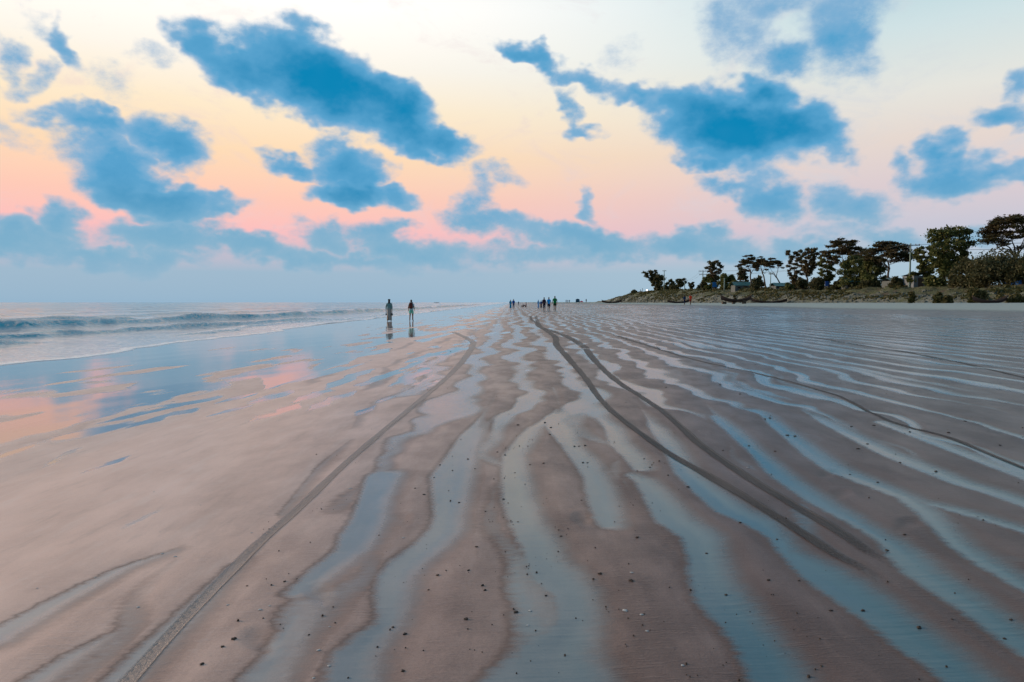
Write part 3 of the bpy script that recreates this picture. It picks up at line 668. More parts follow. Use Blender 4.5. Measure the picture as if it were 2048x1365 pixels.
# ------------------------------------------------------------------ foliage
def leaf_material(name, a, b_, c_):
    m, t, b = material(name)
    pos = t.new('ShaderNodeNewGeometry').outputs['Position']
    n = t.noise(pos, 0.45, 3, 0.6); n2 = t.noise(pos, 3.5, 2, 0.6)
    col = t.mix(t.mapr(n, 0.35, 0.65), a, b_); col = t.mix(t.mapr(n2, 0.5, 0.7), col, c_)
    t.put(b.inputs['Base Color'], col); b.inputs['Roughness'].default_value = 0.6; b.inputs['Specular IOR Level'].default_value = 0.2
    tr = t.new('ShaderNodeBsdfTranslucent'); t.put(tr.inputs[0], col)
    mx = t.new('ShaderNodeMixShader'); mx.inputs[0].default_value = 0.35
    t.l.new(b.outputs[0], mx.inputs[1]); t.l.new(tr.outputs[0], mx.inputs[2]); t.l.new(mx.outputs[0], t.n['Material Output'].inputs[0])
    return m
LEAF_BROWN = leaf_material('dark_olive_leaves', (0.068, 0.068, 0.032, 1), (0.086, 0.063, 0.037, 1), (0.130, 0.108, 0.047, 1))
LEAF_GREEN = leaf_material('green_leaves', (0.065, 0.094, 0.033, 1), (0.094, 0.108, 0.037, 1), (0.158, 0.144, 0.050, 1))
LEAF_DARK = leaf_material('dark_leaves', (0.054, 0.063, 0.030, 1), (0.065, 0.066, 0.032, 1), (0.101, 0.090, 0.040, 1))
GRASS_M = leaf_material('coarse_grass', (0.050, 0.061, 0.022, 1), (0.079, 0.076, 0.029, 1), (0.115, 0.094, 0.043, 1))
MAT_BARK = flat_mat('bark', (0.065, 0.05, 0.040), 0.9, 0.35, 2.0)
nr = np.random.RandomState(11)
def leaves(centers, radii, counts, size, flatness=0.6):
    """many small leaf-spray faces in ellipsoid clumps -> vertices, faces"""
    C = np.repeat(np.array(centers, float), counts, 0); Rr = np.repeat(np.array(radii, float), counts, 0); n = len(C)
    d = nr.normal(size=(n, 3)); d /= np.linalg.norm(d, axis=1)[:, None]; rad = nr.rand(n, 1) ** 0.42 * np.where(nr.rand(n, 1) < 0.16, 1.6, 1.0)
    p = C + d * rad * Rr
    nrm = nr.normal(size=(n, 3)) * (1 - flatness) + np.array([0, 0, 1.0]) * flatness; nrm /= np.linalg.norm(nrm, axis=1)[:, None]
    a = np.cross(nrm, nr.normal(size=(n, 3))); a /= np.linalg.norm(a, axis=1)[:, None]; b = np.cross(nrm, a)
    s = size * (0.55 + 0.9 * nr.rand(n, 1)); a *= s; b *= s * 0.55
    q = np.stack([p - a, p + b * .9 - a * .15, p + a, p - b - a * .1 + nrm * s * .12], 1).reshape(-1, 3)
    return q
def leaf_obj(name, q, mat, parent):
    n = len(q) // 4; me = bpy.data.meshes.new(name)
    me.vertices.add(len(q)); me.vertices.foreach_set('co', q.astype(np.float32).ravel())
    me.loops.add(len(q)); me.loops.foreach_set('vertex_index', np.arange(len(q), dtype=np.int32))
    me.polygons.add(n); me.polygons.foreach_set('loop_start', np.arange(0, len(q), 4, dtype=np.int32)); me.update(calc_edges=True)
    me.materials.append(mat); o = bpy.data.objects.new(name, me); COL.objects.link(o); o.parent = parent; return o
def back_y(px, u):
    """distance at which the line of sight over px is u metres inland of the foot of the bank"""
    y = 60.0
    while x_at(px, y) < float(bank_x(y)) + u and y < 900: y += 1.0
    return y
def tree(name, px, y, top, width, kind, label, base_px=None, mat=LEAF_BROWN, leaf=.30, dense=1.0, depth=.42, seed=0, forks=5):
    """px, width: where and how wide the crown stands; top: picture height of its crest; all turned into metres at distance y"""
    y = max(y, back_y(px, 10.0)); r = random.Random(seed * 7 + 1); k = y / F_PX
    X = x_at(base_px if base_px else px, y); zb = float(bank_z(X, y)) - 0.15
    H = z_at(top, y) - zb; Rc = 0.5 * width * k; lean = x_at(px, y) - X
    root = empty(name, (X, y, zb)); tag(root, label, 'tree', 'trees along the embankment')
    pads = []
    if kind == 'umbrella':
        n = int(44 * dense)
        for i in range(n):
            a = 2.39996 * i + r.uniform(-.3, .3); q = math.sqrt((i + .5) / n); rr = Rc * q * r.uniform(.86, 1.04)
            zz = H * (1 - depth * 0.55 * q ** 2.4) - r.random() ** 1.6 * H * depth * 0.55 - 0.04 * H
            w = Rc * r.uniform(.13, .24); pads.append((lean + rr * math.cos(a), rr * math.sin(a) * .8, zz, w, w * .34))
        flatn, per = .7, 130
    elif kind == 'tiers':
        n = int(44 * dense)
        for i in range(n):
            t = (i + .5) / n; a = 2.4 * i + r.uniform(-.4, .4); zz = H * (1 - depth * 1.25 * t) - .03 * H
            env = math.sin(math.pi * min(1, .24 + .80 * t)) ** .7; rr = Rc * env * math.sqrt(r.random()) * 1.0; w = Rc * r.uniform(.16, .28)
            pads.append((lean * (1 - .35 * t) + rr * math.cos(a), rr * math.sin(a) * .8, zz, w, w * .55))
        flatn, per = .5, 135
    else:  # 'dense': leafy from top nearly to the ground
        n = int(46 * dense)
        for i in range(n):
            t = r.random(); a = r.uniform(0, 6.283); zz = H * (.10 + .84 * t)
            rr = Rc * math.sin(math.pi * (0.12 + .80 * t)) ** .6 * math.sqrt(r.random()); w = Rc * r.uniform(.22, .36)
            pads.append((lean * t + rr * math.cos(a), rr * math.sin(a) * .8, zz, w, w * .7))
        flatn, per = .35, 160
    # trunk and limbs
    V, Fc = [], []; fork_h = H * {'umbrella': r.uniform(.38, .5), 'tiers': .34, 'dense': .25}[kind]
    rb = max(0.13, H * .020)
    fx = lean * .55 + r.uniform(-.05, .05) * H; trunk = [Vector((0, 0, -.2)), Vector((lean * .10 + r.uniform(-.02, .02) * H, 0, fork_h * .4)), Vector((lean * .32, r.uniform(-.02, .02) * H, fork_h * .75)), Vector((fx * .9, 0, fork_h))]
    tube(V, Fc, smooth_line(trunk, 3), np.linspace(rb * 1.25, rb * .8, 10), 7)
    F0 = trunk[-1]; mains = []
    for m in range(forks):
        pd = pads[int((m + .5) / forks * len(pads))]; e = Vector(pd[:3]); mid = F0.lerp(e, .5) + Vector((0, 0, -.05 * H + r.uniform(-.03, .03) * H)) + Vector((r.uniform(-.03, .03) * H, 0, 0))
        ln = smooth_line([F0 - Vector((0, 0, .03 * H)), F0.lerp(mid, .5) + Vector((0, 0, .03 * H)), mid, e], 3); mains.append(ln); tube(V, Fc, ln, np.linspace(rb * .62, rb * .14, len(ln)), 5)
    for pd in pads:
        e = Vector(pd[:3]); best = min(((p - e).length + max(0, p.z - e.z) * 2, i, j) for i, ln in enumerate(mains) for j, p in enumerate(ln[2:-1]))
        p = mains[best[1]][best[2] + 2]; mid = p.lerp(e, .5) + Vector((r.uniform(-.02, .02) * H, 0, r.uniform(-.02, .02) * H))
        tube(V, Fc, [p, mid, e], [rb * .26, rb * .17, rb * .07], 4)
    mesh_obj('trunk', V, Fc, MAT_BARK, root, True)
    cnt = [int(per * r.uniform(.7, 1.3)) for _ in pads]
    leaf_obj('crown', leaves([p[:3] for p in pads], [(p[3], p[3], p[4]) for p in pads], cnt, leaf * .72, flatn), mat, root)
    return root
T = tree
T('umbrella_tree', 2018, 112, 428, 128, 'umbrella', 'big flat-topped tree at the right edge, tallest crown of all', 2030, LEAF_BROWN, .30, 1.7, .40, 1, 6)
T('leafy_tree', 1890, 108, 456, 88, 'tiers', 'tall green leafy tree between the concrete pole and the thicket', 1884, LEAF_GREEN, .30, 1.6, .60, 2)
T('leafy_tree', 1848, 118, 492, 50, 'tiers', 'slender smaller tree just behind the tall pole, beside the grey house', 1852, LEAF_GREEN, .28, .9, .60, 3, 4)
T('umbrella_tree', 1772, 128, 481, 96, 'umbrella', 'spreading umbrella tree with bare forked trunk, left of the tall pole', 1772, LEAF_BROWN, .30, 1.5, .42, 4)
T('umbrella_tree', 1684, 132, 475, 86, 'umbrella', 'broad umbrella tree rising over the blue-roofed hut', 1690, LEAF_BROWN, .30, 1.4, .46, 5)
T('leafy_tree', 1706, 124, 512, 60, 'dense', 'dark bushy tree under the broad umbrella tree', 1704, LEAF_GREEN, .28, 1.1, .5, 6)
T('leafy_tree', 1744, 124, 515, 54, 'dense', 'dark bushy tree under the spreading umbrella tree', 1742, LEAF_GREEN, .28, 1.0, .5, 7)
T('leafy_tree', 1652, 142, 512, 42, 'tiers', 'thin tree with ragged crown left of the blue-roofed hut', 1656, LEAF_GREEN, .28, .8, .66, 8, 4)
T('umbrella_tree', 1614, 150, 496, 40, 'tiers', 'tall narrow tree with crooked twin trunks', 1612, LEAF_BROWN, .28, 1.0, .50, 9, 4)
T('leafy_tree', 1586, 155, 499, 36, 'tiers', 'ragged narrow tree leafy down to the ground', 1590, LEAF_BROWN, .28, 1.0, .78, 10, 4)
T('umbrella_tree', 1541, 172, 515, 44, 'umbrella', 'umbrella tree on a long trunk leaning towards the sea', 1560, LEAF_BROWN, .30, .8, .30, 11, 4)
T('umbrella_tree', 1517, 178, 512, 34, 'umbrella', 'slim umbrella tree between two others, trunk curving seaward', 1530, LEAF_BROWN, .30, .7, .40, 12, 4)
T('umbrella_tree', 1496, 182, 508, 46, 'umbrella', 'flat-topped tree with lower hanging branches over low sheds', 1500, LEAF_BROWN, .30, .9, .52, 13, 4)
T('umbrella_tree', 1426, 205, 521, 34, 'tiers', 'small flat tree rising above a leafy thicket', 1428, LEAF_BROWN, .30, .8, .42, 14, 4)
T('leafy_tree', 1421, 198, 549, 34, 'dense', 'leafy thicket tree beside the grey pole with a blue board', 1421, LEAF_GREEN, .32, .9, .5, 15)
T('leafy_tree', 1452, 196, 548, 34, 'dense', 'green rounded tree next to the blue board', 1453, LEAF_GREEN, .32, .9, .5, 16)
T('leafy_tree', 1482, 186, 535, 28, 'dense', 'dark narrow leafy tree under the flat-topped tree', 1482, LEAF_DARK, .30, .8, .5, 17)
T('leafy_tree', 1300, 300, 541, 30, 'tiers', 'far tree with crown bent seaward at the end of the bank', 1312, LEAF_DARK, .42, .7, .40, 18, 4)
T('leafy_tree', 1316, 296, 549, 28, 'dense', 'dark dense far tree at the end of the bank', 1316, LEAF_DARK, .42, .8, .5, 19)
T('leafy_tree', 1338, 285, 560, 20, 'dense', 'low far tree next to the thin distant pole', 1338, LEAF_DARK, .40, .6, .5, 20)
T('leafy_tree', 1360, 270, 558, 22, 'tiers', 'small palm-like far tree between two distant poles', 1360, LEAF_DARK, .38, .6, .5, 21, 4)
T('leafy_tree', 1381, 255, 565, 13, 'tiers', 'tiny lone tree on the bank left of the grey pole', 1383, LEAF_DARK, .34, .5, .6, 22, 3)

def shrub(px, y, top, width, label, mat=LEAF_DARK, leaf=.24, seed=0, up=0.0):
    if mat is not GRASS_M: y = max(y, back_y(px, 8.5))
    r = random.Random(seed + 50); X = x_at(px, y); zb = float(bank_z(X, y)) - .1 + up; H = max(.5, z_at(top, y) - zb); Rc = .5 * width * y / F_PX
    root = empty('shrub', (X, y, zb)); tag(root, label, 'shrub', 'shrubs on the embankment')
    pads = []; n = max(8, int(10 + 6 * Rc))
    for i in range(n):
        a = r.uniform(0, 6.283); q = math.sqrt(r.random()); t = r.random(); w = Rc * r.uniform(.3, .45)
        pads.append((Rc * .72 * q * math.cos(a), Rc * .6 * q * math.sin(a), H * (.18 + .66 * t * (1 - .5 * q * q)), w, min(w * .8, H * .3)))
    V, Fc = [], []
    for p in pads[:7]: tube(V, Fc, [(0, 0, -.15), (p[0] * .5, p[1] * .5, p[2] * .6), p[:3]], [.06, .04, .02], 4)
    mesh_obj('stem', V, Fc, MAT_BARK, root)
    leaf_obj('crown', leaves([p[:3] for p in pads], [(p[3], p[3], p[4]) for p in pads], [int(210 * r.uniform(.7, 1.3)) for _ in pads], leaf * .75, .3), mat, root); return root
for i, a in enumerate([
 (1985, 104, 488, 130, 'huge dark thicket filling the right edge under the big flat-topped tree', LEAF_DARK), (1938, 100, 505, 70, 'dark rounded thicket right of the tall green tree', LEAF_DARK), (2040, 100, 500, 80, 'tall dark thicket cut by the right edge', LEAF_DARK),
 (1915, 98, 545, 50, 'low dark bush below the rounded thicket', LEAF_DARK), (1868, 106, 548, 40, 'bush right of the grey house', LEAF_GREEN), (1822, 116, 540, 26, 'narrow bush at the foot of the tall pole', LEAF_GREEN),
 (1790, 124, 552, 30, 'bush between the tall pole and the umbrella trunk', LEAF_DARK), (1672, 128, 560, 20, 'small bush left of the blue-roofed hut', LEAF_DARK), (1735, 120, 558, 34, 'bush right of the blue-roofed hut', LEAF_DARK),
 (1633, 145, 548, 34, 'dark rounded bush left of the ragged crown tree', LEAF_DARK), (1603, 150, 556, 26, 'low bush beneath the tall narrow tree', LEAF_DARK), (1577, 156, 560, 18, 'low bush right of the leaning umbrella trunk', LEAF_GREEN),
 (1513, 172, 548, 26, 'round dark bush between the leaning trunks and the sheds', LEAF_DARK), (1548, 168, 568, 22, 'low bush below the leaning umbrella tree', LEAF_DARK), (1467, 186, 556, 22, 'bush right of the blue board', LEAF_GREEN),
 (1408, 200, 556, 18, 'bush at the foot of the grey pole', LEAF_DARK), (1328, 286, 566, 16, 'bush by the thin distant pole', LEAF_DARK), (1396, 245, 571, 10, 'tiny far bush left of the grey pole', LEAF_DARK), (1348, 276, 568, 20, 'far bush at the small palm-like tree', LEAF_DARK), (1268, 318, 580, 14, 'far low bush on the seaward end of the bank', LEAF_DARK),
 (1820, 96, 578, 16, 'brown tussock bush low on the bank below the tall pole', GRASS_M), (1876, 90, 580, 22, 'wide tussock bush low on the bank below the tall green tree', GRASS_M),
 (1893, 88, 588, 18, 'tussock just left of the right-hand boat', GRASS_M), (2030, 84, 582, 34, 'brown bush on the bank right of the right-hand boat', GRASS_M), (1950, 90, 572, 40, 'grassy hump of bush above the right-hand boat', GRASS_M), (1468, 160, 588, 8, 'tiny bush above the nearest boat', GRASS_M)]):
    shrub(a[0], a[1], a[2], a[3], a[4], a[5], .22 if a[5] is GRASS_M else .27, i)
# rough grass on the bank
n = 16000; yy = 60 + 300 * nr.rand(n) ** 1.6; uu = 0.8 + 13 * nr.rand(n); keep = fbm(yy * .12, uu * .25 + 3, 3) > .50; yy, uu = yy[keep], uu[keep]
xx = bank_x(yy) + uu; zz = bank_z(xx, yy); q = leaves(np.stack([xx, yy, zz + .12], 1), np.tile([.25, .3, .16], (len(xx), 1)), np.full(len(xx), 4), .22, -.2)
tag(leaf_obj('bank_grass', q, GRASS_M, None), 'rough olive grass growing over the bank', kind='stuff')

# ------------------------------------------------------------------ poles and wires
MAT_CONC = flat_mat('weathered_concrete', (0.17, 0.24, 0.23), 0.85, 0.25, 2.0)
MAT_STEEL = flat_mat('dull_steel', (0.07, 0.075, 0.075), 0.6, 0.3, 3.0)
MAT_PORC = flat_mat('insulator', (0.10, 0.08, 0.07), 0.4, 0.2, 3.0)
def utility_pole(px, y, top, label, arms=2, r=0.16, arm=1.1):
    y = max(y, back_y(px, 8.0)); X = x_at(px, y); zb = float(bank_z(X, y)) - .3; H = z_at(top, y) - zb; root = empty('utility_pole', (X, y, zb)); tag(root, label, 'utility pole', 'poles along the embankment')
    V, Fc = [], []; tube(V, Fc, [(0, 0, 0), (0, 0, H * .5), (0, 0, H)], [r, r * .8, r * .55], 10); mesh_obj('shaft', V, Fc, MAT_CONC, root, True)
    for i in range(arms):
        z = H - .35 - i * .95; bm = bmesh.new(); add_box(bm, -arm * (1 - .15 * i), arm * (1 - .15 * i), -.26, -.16, z - .05, z + .05); c = bm_obj('crossarm', bm, MAT_STEEL, root)
        for s in (-1, -.55, .55, 1):
            V, Fc = [], []; x = s * arm * .92 * (1 - .15 * i); tube(V, Fc, [(x, -.21, z + .05), (x, -.21, z + .12), (x, -.21, z + .2), (x, -.21, z + .27)], [.03, .06, .075, .03], 8); mesh_obj('insulator', V, Fc, MAT_PORC, c, True)
    return Vector((X, y, zb + H))
pA = utility_pole(1816, 112, 488, 'tall pale concrete pole with double crossarms left of the tall green tree', 2, .17, 1.4)
pB = utility_pole(1404, 200, 541, 'grey double-armed pole rising beside the leafy thicket', 2, .19, 1.3)
pC = utility_pole(1327, 280, 541, 'thin far pole above the dark trees at the end of the bank', 1, .2, .7)
pD = utility_pole(1539, 165, 546, 'slim bare pole between two leaning tree trunks', 1, .12, .5)
pE = utility_pole(1368, 262, 561, 'short far pole left of the grey double-armed pole', 1, .18, .9)
pF = utility_pole(1447, 180, 557, 'short pale post in front of the green rounded tree', 0, .2, .5)
def wire(a, b, sag, label):
    V, Fc = [], []; pts = []
    for i in range(25):
        t = i / 24; p = a.lerp(b, t); p.z -= sag * 4 * t * (1 - t); pts.append(p)
    tube(V, Fc, pts, .016, 4); tag(mesh_obj('power_line', V, Fc, MAT_STEEL), label, 'power line', 'wires strung between the poles')
pO = Vector((118, 88, float(pA.z) + .2))
for s, dz, w in ((-1.2, -.2, 'upper seaward'), (1.2, -.2, 'upper landward'), (-1.0, -1.1, 'lower seaward'), (1.0, -1.1, 'lower landward')):
    wire(pA + Vector((s, -.21, dz)), pO + Vector((s, 0, dz)), .6, w + ' wire running right from the tall concrete pole')
    wire(pB + Vector((s * .9, -.21, dz)), pA + Vector((s, -.21, dz)), 1.4, w + ' wire from the tall concrete pole to the grey pole')
for s, w in ((-.6, 'seaward'), (.6, 'landward')):
    wire(pE + Vector((s, -.21, -.2)), pB + Vector((s, -.21, -.2)), .7, w + ' wire between the short far pole and the grey pole')

# ------------------------------------------------------------------ huts
def tin(name, col):
    m, t, b = material(name); pos = t.new('ShaderNodeTexCoord').outputs['Object']
    n = t.noise(pos, 1.3, 5, .65); t.put(b.inputs['Base Color'], t.mix(t.mapr(n, .5, .75), col, (0.10, 0.06, 0.04, 1))); b.inputs['Roughness'].default_value = .55; b.inputs['Metallic'].default_value = .15; return m
TIN_BLUE = tin('blue_tin', (0.055, 0.22, 0.30, 1)); TIN_GREY = tin('grey_tin', (0.13, 0.22, 0.24, 1)); TIN_TEAL = tin('teal_tin', (0.06, 0.17, 0.17, 1))
MAT_WALL = flat_mat('weathered_board', (0.075, 0.09, 0.095), .9, .35, 2.0); MAT_WALL2 = flat_mat('grey_plaster', (0.12, 0.14, 0.16), .9, .3, 1.0); MAT_DARK = flat_mat('dark_interior', (0.012, 0.012, 0.013), .9, .2, 1.0)
MAT_WOOD = flat_mat('old_wood', (0.06, 0.042, 0.032), .85, .35, 5.0)
def hut(px, y, wpx, top, eave, label, roof_m, wall_m, rz=0.0, depth=3.5, kind='gable'):
    y = max(y, back_y(px, 9.5)); k = y / F_PX; X = x_at(px, y); zb = float(bank_z(X, y)) - .3; W = wpx * k; He = z_at(eave, y) - zb; Ht = z_at(top, y) - zb
    root = empty('hut', (X, y, zb), rz); tag(root, label, 'hut', 'huts under the trees')
    w = W / 2 * .93; bm = bmesh.new(); add_box(bm, -w, w, 0, depth, -.3, He); bm_obj('wall', bm, wall_m, root)
    # corrugated roof
    V, Fc = [], []; n = max(12, int(W / .16)); o = .25
    for side in ((-o, He - .08, depth / 2, Ht), (depth + o, He - .08, depth / 2, Ht)) if kind == 'gable' else ((-o, Ht, depth + o, He + .05),):
        y0, z0, y1, z1 = side; b = len(V)
        for i in range(n * 2 + 1):
            x = -W / 2 - .12 + (W + .24) * i / (n * 2); dz = .025 * (i % 2); V += [(x, y0, z0 + dz), (x, y1, z1 + dz), (x, y0, z0 + dz - .03), (x, y1, z1 + dz - .03)]
        for i in range(n * 2):
            q = b + i * 4; Fc += [(q, q + 4, q + 5, q + 1), (q + 2, q + 3, q + 7, q + 6), (q, q + 2, q + 6, q + 4)]
    mesh_obj('roof', V, Fc, roof_m, root)
    bm = bmesh.new(); add_box(bm, -.42, .42, -.04, .02, 0, min(1.95, He * .85)); d = bm_obj('door', bm, MAT_WOOD, root)
    bm = bmesh.new(); add_box(bm, .28, .34, -.09, -.04, .9, 1.05); bm_obj('handle', bm, MAT_STEEL, d)
    for s in (-1, 1):
        if w > 1.3:
            bm = bmesh.new(); add_box(bm, s * w * .62 - .35, s * w * .62 + .35, -.04, .02, He * .42, He * .75); f = bm_obj('window', bm, MAT_WOOD, root)
            bm = bmesh.new(); add_box(bm, s * w * .62 - .28, s * w * .62 + .28, -.055, -.04, He * .45, He * .72); bm_obj('pane', bm, MAT_DARK, f)
    return root
hut(1708, 126, 40, 553, 563, 'low hut with a pale blue tin roof under the umbrella trees', TIN_BLUE, MAT_WALL)
hut(1838, 110, 30, 546, 552, 'dark grey house with a flat roof right of the tall pole', TIN_GREY, MAT_WALL2, 0, 3.5, 'flat')
hut(1794, 122, 28, 556, 562, 'low shed with a blue-grey roof between the umbrella trunk and the pole', TIN_GREY, MAT_WALL)
hut(1489, 178, 44, 564, 571, 'long low teal-roofed shed below the flat-topped tree', TIN_TEAL, MAT_WALL)
hut(1562, 163, 26, 566, 572, 'small teal-roofed shed behind the leaning trunks', TIN_TEAL, MAT_WALL)
hut(2046, 92, 26, 546, 552, 'blue-walled stall at the right edge below the thicket', TIN_BLUE, flat_mat('blue_paint', (0.02, 0.11, 0.34), .7, .2, 2.0))
def board(px, y, py0, py1, wpx, col, label):
    y = max(y, back_y(px, 7.5)); X = x_at(px, y); zb = float(bank_z(X, y)) - .2; k = y / F_PX; root = empty('notice_board', (X, y, zb)); tag(root, label, 'notice board')
    z1 = z_at(py0, y) - zb; z0 = z_at(py1, y) - zb; w = wpx * k / 2
    bm = bmesh.new(); add_box(bm, -w, w, -.05, 0, z0, z1); bm_obj('panel', bm, col, root)
    for s in (-.8, .8):
        bm = bmesh.new(); add_box(bm, s * w - .05, s * w + .05, 0, .1, 0, z1); bm_obj('post', bm, MAT_STEEL, root)
board(1428, 190, 565, 575, 9, flat_mat('blue_board', (0.01, 0.14, 0.42), .6, .15, 2.0), 'bright blue board in front of the leafy thicket')
board(1651, 138, 563, 573, 7, flat_mat('navy_board', (0.01, 0.07, 0.30), .6, .15, 2.0), 'small dark blue board left of the blue-roofed hut')
# the one lit lamp, at the seaward end of the bank
y = 312; X = x_at(1293, y); zb = float(bank_z(X, y)) - .2; root = empty('lamp_post', (X, y, zb)); tag(root, 'short lamp post with a lit white lamp at the end of the bank', 'lamp post')
zl = z_at(582, y) - zb; V, Fc = [], []; tube(V, Fc, [(0, 0, 0), (0, 0, zl)], [.07, .05], 8); mesh_obj('post', V, Fc, MAT_STEEL, root)
lm, lt, lb = material('lit_lamp'); lb.inputs['Emission Color'].default_value = (1, .82, .86, 1); lb.inputs['Emission Strength'].default_value = 6.0
bm = bmesh.new(); bmesh.ops.create_icosphere(bm, subdivisions=2, radius=.28, matrix=Matrix.Translation((0, 0, zl + .2)) @ Matrix.Diagonal((1, 1, .8, 1))); bm_obj('lamp', bm, lm, root, True)
for px, w, lab in ((1280, .25, 'short dark marker post on the end of the bank, nearer the lamp'), (1284, .2, 'thin dark marker post between the lamp and its twin')):
    X = x_at(px, 314); zb = float(bank_z(X, 314)); V, Fc = [], []; tube(V, Fc, [(X, 314, zb - .3), (X, 314, zb + .9), (X, 314, zb + 1.5), (X, 314, zb + 1.55)], [w * .5, w * .45, w * .5, w * .2], 8)
    tag(mesh_obj('marker_post', V, Fc, MAT_STEEL), lab, 'post')

# ------------------------------------------------------------------ boats
MAT_HULL = flat_mat('tarred_hull', (0.036, 0.020, 0.017), .6, .45, 3.0); MAT_INNER = flat_mat('boat_inside', (0.085, 0.055, 0.042), .8, .35, 3.0)
def boat(px, y, wpx, label, depth_px=9.0, rise=(1.0, 1.0), rz=0.0, base=None, sink=0.05, props=False, name='fishing_boat'):
    k = y / F_PX; L = wpx * k; X = x_at(px, y); z0 = (float(base) if base is not None else float(max(ground_z(X, y), bank_z(X, y)))) - sink
    root = empty(name, (X, y, z0), rz); tag(root, label, 'boat', 'wooden boats on the beach'); D = depth_px * k
    N = 28; outer, inner, rim = [], [], []; B = max(.55, L * .13)
    M = 11
    def section(t, shrink):
        s = 2 * t - 1; e = rise[0] if s < 0 else rise[1]
        sheer = D * (.44 + .78 * e * abs(s) ** 2.4); keel = D * .60 * e * max(0, abs(s) - .25) ** 1.8 * 1.35
        keel = min(keel, sheer - .05 * D); half = B * max(.02, (1 - abs(s) ** 2.8)) * shrink; th = .05 if shrink < 1 else 0
        pts = []
        for j in range(M):
            a = math.pi * (j / (M - 1)); w = -math.cos(a); h = 1 - math.sin(a) ** .8
            pts.append((s * L / 2 * (1 if shrink == 1 else .985), half * w, keel + th + (sheer - keel - th) * h))
        return pts
    for shrink, store in ((1, outer), (.9, inner)):
        for i in range(N + 1): store.append(section(i / N, shrink))
    V = [p for s in outer for p in s]; Fc = [(i * M + j, i * M + j + 1, (i + 1) * M + j + 1, (i + 1) * M + j) for i in range(N) for j in range(M - 1)]
    h = mesh_obj('hull', V, Fc, MAT_HULL, root, True)
    V = [p for s in inner for p in s]; mesh_obj('lining', V, [f[::-1] for f in Fc], MAT_INNER, h, True)
    V, Fc = [], []
    for j in (0, M - 1): tube(V, Fc, [outer[i][j] for i in range(N + 1)], max(.035, .05 * D), 5)
    mesh_obj('gunwale', V, Fc, MAT_WOOD, root)
    for t in (.25, .38, .5, .62, .75):
        p = section(t, .9); bm = bmesh.new(); z = p[0][2] - .12 * D; add_box(bm, p[0][0] - .1, p[0][0] + .1, p[0][1], p[-1][1], z - .03, z + .03); bm_obj('thwart', bm, MAT_WOOD, root)
    for s, e in ((-1, rise[0]), (1, rise[1])):
        V, Fc = [], []; q = outer[0 if s < 0 else N][0]; tube(V, Fc, [(q[0] - s * .12 * L * .2, 0, q[2] - .25 * D), (q[0], 0, q[2]), (q[0] + s * .012 * L, 0, q[2] + .10 * D)], [.09, .07, .04], 6); mesh_obj('stem_post', V, Fc, MAT_WOOD, root)
    return root, L, D, z0
bp1 = boat(1471, 122, 62, 'nearest dark wooden boat, both ends swept up, propped on blocks', 11.5, (1.0, 1.05), .04, None, -.28)
for px, w, h, lab in ((1447, .32, .38, 'dark wooden block under the seaward end of the propped boat'), (1466, .2, .30, 'small wooden block under the middle of the propped boat'), (1487, .36, .62, 'upright round log under the landward end of the propped boat')):
    X = x_at(px, 121.6); z = float(ground_z(X, 121.6)); bm = bmesh.new()
    if 'log' in lab: bmesh.ops.create_cone(bm, cap_ends=True, segments=12, radius1=w, radius2=w * .92, depth=h, matrix=Matrix.Translation((X, 121.6, z + h / 2 - .03)))
    else: add_box(bm, X - w, X + w, 121.3, 121.9, z - .03, z + h)
    bmesh.ops.bevel(bm, geom=bm.edges[:], offset=.04, segments=1); tag(bm_obj('boat_block', bm, MAT_WOOD), lab, 'wooden block', 'blocks under the propped boat')
boat(1537, 140, 70, 'long low dark boat lying behind the propped boat', 8.0, (1.0, .9), -.05)
boat(1356, 180, 44, 'low dark boat at the foot of the bank behind two walkers', 6.5, (.8, 1.1), .03)
boat(1977, 84, 72, 'crescent-shaped boat at the foot of the bank, rightmost', 12, (1.0, 1.15), .06)
boat(1223, 260, 40, 'far dark boat at the seaward tip of the bank', 6.5, (.7, 1.1), .0)
for px, w in ((872, 3.4), (876, 3.0)):
    boat(px, 1400, w * 1.6, 'tiny %s of two boats on the sea horizon' % ('seaward one' if px == 872 else 'landward one'), 1.8, (1, 1), 0, 0.0, .1, name='distant_boat')

# ------------------------------------------------------------------ people
MAT_SKIN = flat_mat('brown_skin', (0.115, 0.062, 0.042), .55, .2, 20); MAT_HAIR = flat_mat('black_hair', (0.012, 0.011, 0.011), .5, .3, 40)
def skin_mesh(name, verts, edges, radii, mat, parent, root=0, sub=1):
    me = bpy.data.meshes.new(name); me.from_pydata([tuple(v) for v in verts], edges, []); o = bpy.data.objects.new(name, me); COL.objects.link(o)
    md = o.modifiers.new('skin', 'SKIN'); md.use_smooth_shade = True
    sv = me.skin_vertices[0].data if me.skin_vertices else None
    for i, r in enumerate(radii): sv[i].radius = r if isinstance(r, tuple) else (r, r)
    sv[root].use_root = True
    if sub: o.modifiers.new('sub', 'SUBSURF').levels = sub; o.modifiers['sub'].render_levels = sub
    dg = bpy.context.evaluated_depsgraph_get(); ev = o.evaluated_get(dg); m2 = bpy.data.meshes.new_from_object(ev)
    o.modifiers.clear(); o.data = m2; bpy.data.meshes.remove(me); m2.name = name; m2.materials.clear(); m2.materials.append(mat)
    m2.polygons.foreach_set('use_smooth', [True] * len(m2.polygons)); o.parent = parent; return o
class Chain:
    def __init__(s): s.v, s.e, s.r = [], [], []
    def add(s, p, r, prev=None):
        s.v.append(Vector(p)); s.r.append(r)
        if prev is not None: s.e.append((prev, len(s.v) - 1))
        return len(s.v) - 1
